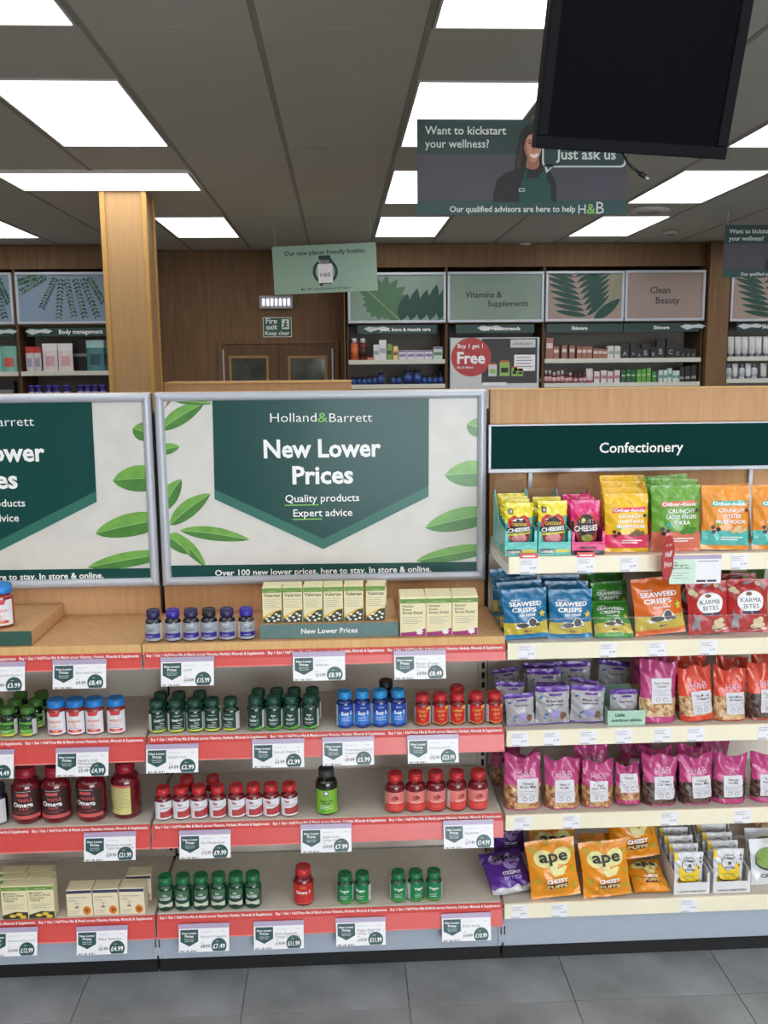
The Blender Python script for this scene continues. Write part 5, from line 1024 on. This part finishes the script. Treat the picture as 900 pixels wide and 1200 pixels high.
HPK = foil('nut bag pink', (188, 66, 126), .22, .6); HRD = foil('nut bag red', (214, 74, 52), .22, .6); LBW = mat('nut label', (214, 212, 218), .45)
def nutbag(c, nm, seed, text_lines, foot=True, mark=True, w=.105, h=.15, labx=.012, labz=(.02, .085), split=.48):
    b = Bag(w, h, .05, seed, ([(.1, c)] if foot else [(.02, c)])+[(split, nm), (1, c)], (0, .05), .0042, flat=True); m = b.m
    m.rect(labx-.03, labx+.03, labz[0], labz[1], LBW, 1, .008)
    z = labz[1]-.016
    for k, s in enumerate(text_lines): m.text(s, labx, z-.009*k, .044 if len(s) > 7 else .03, KTEXT, lay=2, bold=.01)
    lines(m, labx-.024, labx+.024, z-.009*len(text_lines), 3, .006, GTEXT, 2)
    m.disc(labx-.01, labz[0]+.011, .007, .006, GTEXT, 2, 12).disc(labx-.01, labz[0]+.011, .0055, .0045, LBW, 3, 12).disc(labx+.01, labz[0]+.011, .007, .006, GTEXT, 2, 12).disc(labx+.01, labz[0]+.011, .0055, .0045, LBW, 3, 12)
    if mark: m.text('H&B', labx*.5, max(labz[1]+.008, h*.6), .05, mat('pale pink print', (232, 190, 210), .5), h=.019, bold=-.005, lay=2)
    return b
GWH = foil('snack silver', (172, 172, 176), .25, .5); GPU = foil('snack violet', (92, 46, 150), .3, .4); LAV = mat('lavender spot', (160, 152, 206), .5); SBL = mat('snack blue sprig', (50, 110, 170), .5)
def snack(seed, words, w=.105, h=.115):
    b = Bag(w, h, .05, seed, [(.035, GPU), (.86, GWH), (1, GPU)], (.05, .1), .0045); m = b.m
    m.rect(-.012, .028, h*.77, h*.82, GPU, 2, .008)
    for k, s in enumerate(words): m.text(s, .004, h*(.62-.085*k), w*.5, KTEXT, h=.0065, bold=.015, lay=2)
    m.disc(.004, h*.3, .017, .014, LAV, 2, 16, .008).disc(.03, h*.25, .012, .013, NUT, 2, 10, .008)
    m.poly(leaf_pts((-.03, h*.25), (-.015, h*.35), .006, 4), SBL, 2).poly(leaf_pts((-.032, h*.22), (-.02, h*.16), .006, 4), SBL, 2).poly(leaf_pts((-.044, h*.7), (-.03, h*.76), .006, 4), SBL, 2)
    return b
AOR = foil('ape orange', (232, 148, 26), .32, .4); APU = foil('ape purple', (92, 44, 150), .32, .4); ASL = foil('ape silver', (200, 200, 204), .25, .4); ACR = mat('ape cream', (228, 222, 150), .5); ALV = mat('ape lilac', (168, 140, 206), .5); AOL = mat('ape olive', (186, 160, 50), .5); ABR = mat('ape brown', (120, 52, 40), .5)
def ape(c, seed, words, silver=False):
    b = Bag(.135, .152, .05, seed, ([(.1, ASL)] if silver else [(.02, c)])+[(1, c)], (.07, .07), .004); m = b.m; cr = ACR if c is AOR else ALV
    if c is AOR:
        for a, q in ((-.05, .13), (.055, .07), (.05, .03), (-.048, .05), (-.01, .148), (.058, .12)): m.disc(a, q, .008, .009, AOL, 1, 10)
    m.disc(-.026, .108, .026, .022, cr, 2, 18, .008).disc(.028, .11, .026, .022, cr, 2, 18, .008).poly([(-.012, .1), (.014, .1), (.008, .08), (.03, .086), (.038, .082), (.024, .064), (-.002, .06), (-.012, .074)], cr, 3, .008)
    m.text('ape', .002, .1, .08, KTEXT, h=.03, bold=.02, lay=8)
    for k, s in enumerate(words): m.text(s, .004, .044-.014*k, .056 if k else .06, WTEXT if k == 0 else cr, h=.011 if k == 0 else .009, bold=.03, lay=9)
    if c is AOR: m.rect(-.022, .034, .027, .042, ABR, 4, .008)
    return b
PWH = foil('salad packet white', (212, 214, 218), .35, .25); PYE = mat('salad yellow', (236, 200, 40), .45); PBK = mat('salad black', (44, 44, 42), .5)
def salad(seed):
    b = Bag(.1, .13, .022, seed, [(1, PWH)], (.05, .06), .0025); m = b.m
    m.rect(-.036, .036, .018, .085, PYE, 1, .01).poly([(-.05, .1), (-.05, .128), (-.036, .128), (-.036, .104)], PYE, 1)
    m.disc(0, .088, .026, .026, PBK, 2, 22, .008).disc(0, .088, .0245, .0245, PWH, 3, 22, .008).text('PIMP', 0, .098, .032, PBK, h=.008, bold=.02, lay=4).disc(0, .088, .007, .005, PBK, 4, 10).text('SALAD', 0, .07, .034, PBK, h=.008, bold=.02, lay=4)
    m.disc(0, .04, .036, .014, PBK, 2, 20, .008).disc(0, .042, .034, .011, PYE, 3, 20, .008)
    for k in range(7): m.disc(-.026+.009*k, .046+.003*(k % 2), .007, .005, YT, 4, 9).disc(-.026+.009*k, .047+.003*(k % 2), .005, .004, VY, 5, 8)
    for a, c in ((.04, .11), (.04, .098), (-.034, .08), (.034, .078)): m.disc(a, c, .003, .004, PBK, 2, 8)
    return b
def tray(kind, label, x0, x1, ytop_lip, Yf, z, depth, back_h, lip, outer, art, inner=None, flap=0, group=None, cat='tray'):
    """open cardboard display tray: low front lip, sloping sides, tall back"""
    inner = inner or mat('kraft board', (150, 118, 88), .7); p0, p1 = at(x0, ytop_lip+15, Yf), at(x1, ytop_lip+15, Yf); w = (p1.x-p0.x)/2; t = empty(kind, ((p0.x+p1.x)/2, Yf, z+.0006)); T = .002
    m = MB(lambda u, v, l: (u, -.0004-.0004*l, v)); m.box(-w, w, 0, T, 0, lip*.55, outer); m.box(-w, -w+.008, 0, T, lip*.55, lip, outer).box(w-.008, w, 0, T, lip*.55, lip, outer)
    if art: art(m, w, lip)
    m.build('tray_front', t)
    for s in (-1, 1):
        x = s*(w-T/2); prof = [(T, 0), (T, lip), (depth*.5, lip+(back_h-lip)*.12), (depth*.9, back_h), (depth, back_h), (depth, 0)]
        v = [(x-T/2, a, b) for a, b in prof]+[(x+T/2, a, b) for a, b in prof]; n = len(prof)
        MB().add(v, [tuple(range(n))[::-1], tuple(range(n, 2*n))]+[(i, (i+1) % n, n+(i+1) % n, n+i) for i in range(n)], outer).build('tray_side', t)
    MB().box(-w+T, w-T, depth-T, depth, 0, back_h, inner).build('tray_back', t); MB().box(-w+T, w-T, T, depth-T, 0, .001, inner).build('tray_base', t)
    if flap: MB().box(-w+T, w-T, 0, T, 0, flap, inner, 0, Matrix.Translation((0, depth-T, back_h)) @ Matrix.Rotation(.35, 4, 'X')).build('tray_flap', t)
    return tag(t, label, cat, group)

# ---- top snack shelf (SA)
def a_ch(m, w, lip): m.rect(-w+.004, 0, .006, .018, MTH, 1).text('CHEESIES', -w*.5+.002, .008, w*.85, WTEXT, bold=.03).rect(.003, w-.004, .008, .017, VY, 1)
def a_ch2(m, w, lip): m.rect(-w+.001, w-.001, .0005, .012, CBK, 1).text('EMMENTAL', 0, .017, w*1.0, CBK, bold=.03)
YA = 2.485
tray('display_tray', 'turquoise display tray of cheese snacks at left end of top snack shelf', 592, 629.5, 622, YA, SA, .2, .16, .07, TQ, a_ch, flap=.03, group='cheese snack trays')
tray('display_tray', 'second turquoise display tray beside the pink tray', 631, 669, 620, YA, SA, .2, .16, .068, TQ, a_ch, flap=.0, group='cheese snack trays')
tray('display_tray', 'pink display tray of cheese snacks with raised kraft flap', 670, 709, 620, YA, SA, .2, .155, .065, HOT, a_ch2, flap=.05, group='cheese snack trays')
for n, (x0, x1, yt, dy, k, lean, lab) in enumerate(((594, 628, 582, .02, 1, .02, 'front turquoise cheese snack packet in the first tray'), (594, 628, 576, .06, 1, .1, 'second turquoise cheese snack packet in the first tray'), (594, 628, 572, .094, 1, .08, 'third turquoise cheese snack packet in the first tray'), (594, 628, 570, .13, 1, .08, 'rear turquoise cheese snack packet in the first tray'),
        (633, 668, 588, .015, 1, .05, 'front turquoise cheese snack packet in the second tray'), (633, 667, 582, .08, 1, .06, 'rear turquoise cheese snack packet in the second tray'),
        (672, 707, 590, .015, 0, .05, 'front dark cheese snack packet in the pink tray'), (673, 707, 584, .07, 0, .1, 'middle dark cheese snack packet in the pink tray'), (674, 707, 582, .12, 0, .1, 'rear dark cheese snack packet in the pink tray'))):
    lay('snack_packet', ('ch', k, n % 3), lambda: cheesies(k, 10+n), x0, x1, yt, YA+dy, SA, lean, 0, R.uniform(-.012, .012), lab, 'cheese snack packets', 'packet', .002+dy*.1, YA)
SHI = [('CRUNCHY', .085), ('SHIITAKE', .085), ('MUSHROOMS', .1)]; OYS = [('CRUNCHY', .085), ('OYSTER', .06), ('MUSHROOMS', .1)]; OKR = [('CRUNCHY', .085), ('LADIES FINGERS', .095), ('OKRA', .05)]
for n, (dy, lab) in enumerate(((0, 'front yellow and pink mushroom snack bag on top snack shelf'), (.058, 'second yellow mushroom snack bag behind the front one'), (.116, 'third yellow mushroom snack bag behind the front one'), (.174, 'rearmost yellow mushroom snack bag on top snack shelf'))):
    lay('snack_bag', ('oy', n % 2), lambda: other(OY, OPK, OPK, SHI, NUT, 20+n), (712, 711, 709, 707)[n], (764, 763, 761, 759)[n], 575-4*n, YA+.01+dy, SA, .16, -.05, 0, lab, 'yellow mushroom snack bags', 'bag', (0, .006, .012, .02)[n])
lay('snack_bag', 'og', lambda: other(OGN, OSL, OSL, OKR, OKP, 30), 767, 826, 571, YA+.005, SA, .1, 0, 0, 'front green okra snack bag with salmon base', 'green okra snack bags')
lay('snack_bag', 'og', None, 766, 822, 560, YA+.075, SA, .12, 0, .04, 'middle green okra snack bag behind the front one', 'green okra snack bags', 'bag', .012)
lay('snack_bag', 'og', None, 760, 812, 556, YA+.15, SA, .12, 0, -.06, 'rear green okra snack bag leaning over the others', 'green okra snack bags', 'bag', .02)
lay('snack_bag', 'oo', lambda: other(OOR, OTQ, OTQ, OYS, OYP, 40), 827, 884, 576, YA+.005, SA, .14, 0, .03, 'front orange oyster mushroom snack bag, fully visible', 'orange mushroom snack bags')
lay('snack_bag', 'oo', None, 887, 944, 575, YA+.008, SA, .14, 0, .0, 'orange oyster mushroom snack bag cut by the right edge', 'orange mushroom snack bags')
lay('snack_bag', 'oo', None, 832, 885, 573, YA+.08, SA, .14, 0, -.04, 'orange oyster mushroom snack bag behind the fully visible one', 'orange mushroom snack bags')
# ---- seaweed shelf (SB)
for n, (x0, x1, yt, dy, lean, roll, lab) in enumerate(((591, 644, 693, .0, .1, -.05, 'bright blue seaweed crisps bag in front beside the wooden shelf'), (645, 697, 696, .003, .1, .0, 'second blue seaweed crisps bag in front'), (586, 639, 684, .058, .15, -.06, 'blue seaweed crisps bag behind the first front bag'), (641, 692, 681, .06, .12, .02, 'blue seaweed crisps bag behind the second front bag'), (584, 632, 677, .118, .12, -.1, 'blue seaweed crisps bag in third row leaning left'), (632, 682, 676, .118, .12, .0, 'blue seaweed crisps bag in third row next to green bags'), (578, 628, 667, .176, .1, -.08, 'rearmost blue seaweed crisps bag under the top snack shelf'))):
    lay('crisps_bag', ('sb', n % 3), lambda: seaweed(SEA, 50+n, 'sea salted'), x0, x1, yt, YA+dy, SB, lean, 0, roll, lab, 'blue seaweed crisps bags', 'bag', (0, 0, .004, .008, .012, .014, .02)[n])
lay('crisps_bag', 'sg', lambda: seaweed(SGR, 60, 'salt & vinegar'), 699, 744, 717, YA+.008, SB, .8, -.03, 0, 'green seaweed crisps bag slumped flat in front', 'green seaweed crisps bags')
lay('crisps_bag', 'sg2', lambda: seaweed(SGR, 61, 'salt & vinegar'), 688, 732, 675, YA+.215, SB, .08, 0, .03, 'green seaweed crisps bag standing upright at the back', 'green seaweed crisps bags', 'bag', .012)
lay('crisps_bag', 'sg2', None, 696, 738, 700, YA+.125, SB, .25, 0, -.05, 'green seaweed crisps bag leaning back behind the slumped one', 'green seaweed crisps bags', 'bag', .01)
lay('crisps_bag', 'so', lambda: seaweed(SOR, 62, 'Cheese Corned'), 745, 805, 695, YA+.003, SB, .16, .03, -.08, 'orange seaweed crisps bag standing alone in front', 'orange seaweed crisps bags')
for n, (x0, x1, yt, dy, lab) in enumerate(((809, 857, 692, .005, 'left front red popped seed bag with white oval'), (856, 905, 684, .02, 'right front red popped seed bag with white oval'), (790, 840, 682, .085, 'red popped seed bag behind the left front one'), (842, 890, 680, .09, 'red popped seed bag behind the right front one'))):
    lay('seed_bag', ('ka', n % 2), lambda: karma(70+n), x0, x1, yt, YA+dy, SB, .1, -.03, -.06*(n % 2 == 0), lab, 'red popped seed bags')
KGR = foil('seed bag green', (86, 132, 62))
lay('seed_bag', 'kg', lambda: (lambda b: (b.m.disc(-.02, .1, .03, .03, KFL, 2, 16, .008), b)[1])(Bag(.13, .165, .045, 77, [(1, KGR)], (.05, .07))), 908, 958, 690, YA+.03, SB, .12, 0, 0, 'green popped seed bag cut by the right edge', 'green popped seed bags')
lay('seed_bag', 'kg', None, 848, 900, 674, YA+.15, SB, .1, 0, .1, 'green popped seed bag at the back above the red ones', 'green popped seed bags', 'bag', .02)
# ---- snack and nut shelf (SC)
SN = [(594, 628, 824, .0, .2, -.05, ('Fruit & Nut',), 'silver snack bag with violet edges at left front of nut shelf'), (629, 670, 817, .003, .1, .0, ('Brazil and', 'nut mix'), 'silver snack bag with violet edges, second in front'), (671, 711, 815, .003, .1, .06, ('Mixed nut', 'selection'), 'silver snack bag with violet edges, third in front'),
      (582, 616, 806, .06, .15, .05, ('Fruit & Nut',), 'silver snack bag behind the left front one'), (630, 663, 799, .06, .08, .03, ('Brazil nut',), 'silver snack bag behind the second front one'), (669, 702, 792, .062, .2, .2, ('Nut mix',), 'tilted silver snack bag behind the third front one'), (591, 614, 792, .12, .15, .0, ('Fruit mix',), 'small silver snack bag in third row at left'), (620, 660, 792, .11, .15, .02, ('Nut mix',), 'silver snack bag in third row, middle'),
      (580, 611, 779, .19, .12, -.12, ('Fruit & Nut',), 'rearmost silver snack bag beside the shelf upright'), (615, 655, 783, .165, .12, .0, ('Nut mix',), 'silver snack bag in rear row, second'), (654, 695, 778, .16, .12, .0, ('Nut mix',), 'silver snack bag in rear row, third'), (703, 740, 787, .175, .15, .12, ('Nut mix',), 'silver snack bag behind the mint tray')]
for n, (x0, x1, yt, dy, lean, roll, wd, lab) in enumerate(SN):
    lay('snack_bag', ('sn', n % 4), lambda: snack(80+n, wd), x0, x1, yt, YA+dy, SC, lean, 0, roll, lab, 'silver and violet snack bags', 'bag', 0 if dy < .05 else .012)
MTR = mat('mint tray board', (170, 206, 186), .5)
tray('display_tray', 'mint cardboard tray holding one silver snack bag', 712, 756, 833, YA, SC, .15, .07, .045, MTR, lambda m, w, lip: (m.box(-w, w, -.0003, .001, 0, .044, MTR), m.text('Little', -w*.35, .027, w*.5, PDK, lay=2, bold=.03), m.text('nutritious nibbles', 0, .012, w*1.6, PDK, lay=2, bold=.02)), MTR, group='mint snack trays')
tray('display_tray', 'mint cardboard tray half hidden behind the front silver snack bags', 622, 671, 833, YA+.052, SC, .06, .06, .045, MTR, None, MTR, group='mint snack trays')
lay('snack_bag', ('sn', 9), lambda: snack(99, ('Just fruit',)), 717, 750, 799, YA+.02, SC, .06, 0, 0, 'silver snack bag standing in the mint tray', 'silver and violet snack bags', 'bag', .002)
lay('nut_bag', 'np1', lambda: nutbag(HPK, NM2, 100, ('Nuts & Seeds', 'Cashews'), mark=False, w=.105, h=.17, labz=(.055, .125), labx=.006, split=.4), 754, 797, 780, YA+.004, SC, .05, 0, .02, 'tall pink nut bag on the snack bag shelf', 'pink nut bags')
for n, (x0, x1, yt, dy, roll, lab) in enumerate(((800, 840, 784, .004, -.08, 'red nut bag leaning beside the tall pink nut bag'), (841, 879, 787, .006, .0, 'red nut bag standing upright, middle of front row'), (881, 922, 788, .005, .0, 'red nut bag cut by the right edge'), (790, 832, 776, .09, .0, 'red nut bag in shadow behind the leaning red one'), (842, 880, 777, .09, .05, 'red nut bag in shadow behind the upright red one'), (886, 930, 776, .1, 0, 'red nut bag in shadow at right edge'))):
    lay('nut_bag', ('nr', n % 3), lambda: nutbag(HRD, (NM2, NM2, NM3)[n % 3], 110+n, ('Nut Mixes', 'All Natural'), foot=n % 3 == 0, w=.1, h=.152), x0, x1, yt, YA+dy, SC, .05, 0, roll, lab, 'red nut bags')
lay('nut_bag', 'np1', None, 745, 788, 775, YA+.11, SC, .04, 0, .0, 'pink nut bag in shadow behind the tall pink one', 'pink nut bags')
# ---- pink nut shelf (SD)
PN = [(593, 637, 884, .005, .0, NM1, 0, 'pink nut bag nearest the shelf upright'), (641, 682, 893, .004, .0, NM1, 1, 'pink nut bag, second in front row'), (685, 722, 890, .006, .0, NM1, 2, 'pink nut bag, third in front row beside the fallen small one'), (757, 798, 886, .004, .0, NM3, 3, 'pink nut bag with dark fruit right of the fallen small one'), (800, 839, 889, .005, -.04, NM3, 4, 'pink nut bag with dark fruit, sixth in front row'), (841, 880, 885, .006, .02, NM3, 5, 'pink nut bag with dark fruit and tall label'), (885, 924, 884, .006, -.02, NM3, 6, 'pink nut bag with dark fruit cut by right edge'),
      (594, 631, 879, .08, .02, NM1, 7, 'pink nut bag behind the first one'), (675, 716, 877, .09, .0, NM1, 8, 'pink nut bag behind the second and third ones'), (754, 792, 879, .07, -.05, NM3, 9, 'pink nut bag behind the dark fruit bag near middle'), (796, 834, 880, .08, .0, NM3, 10, 'pink nut bag behind the sixth one'), (820, 858, 875, .13, .0, NM3, 11, 'pink nut bag at the back between the sixth and seventh'), (578, 612, 880, .16, .0, NM1, 12, 'pink nut bag in the dark corner by the upright'), (730, 766, 884, .15, .0, NM1, 13, 'pink nut bag in shadow behind the fallen small one')]
for n, (x0, x1, yt, dy, roll, nm, k, lab) in enumerate(PN):
    lay('nut_bag', ('pn', nm.name, k % 4), lambda: nutbag(HPK, nm, 130+n, ('Natural', ('Brazil Mix', 'Nut Mix', 'Pecan Nuts', 'Cranberry')[k % 4]), foot=k in (5, 6), mark=k not in (5, 6), w=.103, h=.142, labx=(.012, .004, .0, .008)[k % 4]), x0, x1, yt, YA+dy, SD, .04, 0, roll, lab, 'pink nut bags on the lower nut shelf')
lay('nut_bag', 'pns', lambda: nutbag(HPK, NM1, 150, ('Natural',), w=.08, h=.115, labz=(.035, .09), labx=.0, mark=False, split=.45), 725, 755, 900, YA+.004, SD, .2, .05, .03, 'small slumped pink nut bag between the larger ones', 'pink nut bags on the lower nut shelf')
# ---- bottom shelf (SE)
lay('crisps_bag', 'ap', lambda: ape(APU, 160, ('COCONUT', 'BITES')), 580, 616, 974, YA+.2, SE, .12, 0, .0, 'purple coconut bites bag standing behind the fallen one', 'purple coconut bites bags', 'bag', .03)
lay('crisps_bag', 'ap2', lambda: ape(APU, 161, ('COCONUT', 'BITES'), True), 573, 626, 1010, YA+.012, SE, 1.2, .12, -.06, 'purple coconut bites bag lying with silver end to front', 'purple coconut bites bags')
for n, (x0, x1, yt, dy, lean, roll, lift, lab) in enumerate(((622, 681, 992, -.022, .24, -.1, 0, 'front orange ape print bag with curled base, left one'), (685, 742, 994, -.026, .22, -.08, 0, 'front orange ape print bag, right one overlapping the shelf edge'), (622, 677, 977, .09, .12, 0, .01, 'orange ape print bag behind the left front one'), (681, 722, 980, .095, .2, .0, .01, 'orange ape print bag between and behind the front ones'), (716, 774, 977, .072, .3, -.1, .06, 'upper orange ape print bag of the stack beside the white trays'), (744, 786, 1027, .004, 1.25, -.02, 0, 'lowest orange ape print bag lying under the stacked one'))):
    lay('crisps_bag', ('ao', n % 3), lambda: ape(AOR, 170+n, ('CHEESY', 'PUFFS')), x0, x1, yt, YA+dy, SE, lean, 0, roll, lab, 'orange ape print bags', 'bag', lift)
def a_sal(m, w, lip): m.text('CASHEW PARM SHREDS', 0, .006, w*1.6, PBK, bold=.01)
WBD = mat('white tray board', (222, 222, 224), .5)
for n, (x0, x1, lab) in enumerate(((789.5, 831, 'white display tray of yellow salad packets, left one'), (835.5, 878.5, 'white display tray of yellow salad packets, right one'))):
    t = tray('display_tray', lab, x0, x1, 1035, YA, SE, .26, .2, .065, WBD, a_sal, WBD, group='white salad trays')
    w = [c for c in t.children if c.name.startswith('tray_back')][0].dimensions.x/2
    m = MB(lambda u, v, l: (u, .257-.0004*l, v)); m.disc(0, .185, .038, .038, PBK, 1, 24).disc(0, .185, .036, .036, WBD, 2, 24).text('SALAD', 0, .16, .05, PBK, lay=3, bold=.02); m.build('tray_back_print', t)
    for k, (dy, yt) in enumerate(((.012, 1012), (.05, 1006), (.09, 1000), (.13, 995), (.165, 990))):
        lay('salad_packet', ('sp', k % 3), lambda: salad(190+k), x0+3.5, x1-3.5, yt, YA+dy, SE, .06+.02*k, 0, R.uniform(-.012, .012), 'yellow and white salad packet in the %s tray, %s from the front' % (('left', 'right')[n], ORD[k]), 'yellow salad packets', 'packet', .002+.005*k, YA)
SPG = mat('salad green print', (120, 150, 60), .5, var=.2)
def greens(seed):
    b = Bag(.11, .12, .02, seed, [(1, PWH)], (.05, .06), .002); b.m.disc(0, .07, .045, .03, SPG, 1, 20, .008).disc(0, .06, .045, .022, PBK, 2, 20, .008).disc(0, .064, .042, .02, SPG, 3, 20, .008).disc(.02, .085, .012, .008, LIP, 4, 10).text('CASHEW', 0, .02, .06, PBK, lay=2, bold=.02); return b
lay('salad_packet', 'gr', lambda: greens(200), 881, 928, 1018, YA+.03, SE, .25, 0, 0, 'green salad packet at right edge beside the white trays, front one', 'green salad packets', 'packet')
lay('salad_packet', 'gr', None, 876, 922, 1003, YA+.09, SE, .3, 0, .03, 'green salad packet at right edge, rear one', 'green salad packets', 'packet')
lay('nut_bag', ('nr', 0), None, 890, 930, 985, YA+.2, SE, .3, 0, 0, 'red bag at the back right corner of bottom shelf', None)
# ---- small shelf edge labels, leaflet and wobbler
LB = {'A': (SA, [(607, 631, 1), (673, 698, 1), (724, 747, 0), (853, 876, 0)], 'top snack'), 'B': (SB, [(608, 629, 0), (704, 725, 0), (761, 783, 0), (822, 844, 0)], 'seaweed crisps'), 'C': (SC, [(601, 622, 0), (640, 661, 0), (683, 704, 0), (726, 747, 0), (772, 793, 0), (812, 833, 0), (896, 917, 0)], 'snack bag'),
      'D': (SD, [(601, 622, 0), (658, 679, 0), (772, 793, 0), (857, 878, 0)], 'lower nut'), 'E': (SE, [(599, 620, 0), (647, 667, 0), (800, 820, 0)], 'bottom snack')}
PINKR = mat('red offer flash', (226, 84, 84), .4)
for z, L, nm in LB.values():
    for i, (x0, x1, rd) in enumerate(L):
        Y = YS-.0045; a, b = at(x0, 660, Y).x, at(x1, 660, Y).x; w = .0245; X = (at(x0, 1000 if z < .6 else 700, Y).x+at(x1, 1000 if z < .6 else 700, Y).x)/2
        h = .042; m = MB(lambda u, v, l: (u, -.0008-.0003*l, v)); m.box(-w, w, -.0008, .0, 0, h, WHITE)
        lines(m, -w+.003, w*.4, h-.007, 3, .0045, GTEXT, 1, .001); m.text('£1.99' if i % 2 else '£2.49', w*.45, .013, .016, KTEXT, lay=1, bold=.0)
        for k in range(8): m.rect(-w+.003+k*.003, -w+.0045+k*.003, .001, .005, GTEXT, 1)
        o = m.build('shelf_label', None, (X, Y, z-.0445)); 
        if rd:
            MB(m.map).box(-w, w, -.0012, .0, h, h+.014, PINKR).rect(-w*.7, w*.7, h+.004, h+.008, WTEXT, 3).build('offer_flash', o); MB().box(-w, w, -.001, .0, -.004, 0, mat('label foot', (120, 150, 156), .5)).build('label_foot', o)
        tag(o, 'small white price label on %s shelf edge, %s from its left' % (nm, ORD[i]), 'price label', 'white labels on the cream shelf edges')
a, b = at(785, 651, YS-.006), at(844, 683, YS-.006); t = empty('app_leaflet', ((a.x+b.x)/2, YS-.006, b.z)); w = (b.x-a.x)/2; h = a.z-b.z
m = MB(lambda u, v, l: (u, -.002-.0003*l, v)); m.box(-w, w, -.002, -.001, 0, h-.01, WHITE); m.rect(-w, 0, 0, h-.01, mat('leaflet mint', (206, 232, 214), .45), 1)
m.text('Use', -w+.008, h-.022, .012, KTEXT, lay=2, align='l').text('H&B app for', -w+.008, h-.03, .045, KTEXT, lay=2, align='l', bold=.01).text('exclusive offers', -w+.008, h-.038, .05, KTEXT, lay=2, align='l', bold=.01); lines(m, -w+.008, -w+.05, h-.05, 3, .007, GTEXT, 2, .001)
m.rect(.006, w-.008, h-.018, h-.016, GTEXT, 2).rect(.004, .03, .004, .01, KNV, 2).rect(.034, .06, .004, .01, KNV, 2); m.build('printed_card', t)
MB().box(-w, w, -.0025, .0, h-.011, h, LILAC, .0005).build('holder_clip', t); tag(t, 'mint and white app leaflet hanging from top snack shelf edge', 'leaflet')
c = at(783, 654, YS-.03); t = empty('offer_wobbler', (c.x, YS-.03, c.z)); t.rotation_euler = (0, .06, .78)
m = MB(lambda u, v, l: (u, -.0008-.0003*l, v)); m.disc(0, 0, .037, .063, PRED, 0, 30).text('Half', 0, .004, .04, WTEXT, lay=1, bold=.01, h=.016).text('Price', 0, -.024, .044, WTEXT, lay=1, bold=.01, h=.016).text('buy 1 get 1', 0, .034, .036, WTEXT, lay=1)
for q in [(.037*math.cos(k*.2094), .063*math.sin(k*.2094)) for k in range(30)]: pass
m.build('printed_disc', t); m2 = MB(); n = 30; v = [(.037*math.cos(2*math.pi*k/n), y, .063*math.sin(2*math.pi*k/n)) for y in (-.0006, .0006) for k in range(n)]; m2.add(v, [tuple(range(n)), tuple(range(n, 2*n))[::-1]]+[(k, (k+1) % n, n+(k+1) % n, n+k) for k in range(n)], PRED).build('disc_backing', t)
MB().box(.0, .05, .001, .0018, -.006, .006, mat('clear arm', (214, 214, 216), .2)).build('wobbler_arm', t)
tag(t, 'red oval half price wobbler sticking out beside the app leaflet', 'wobbler')
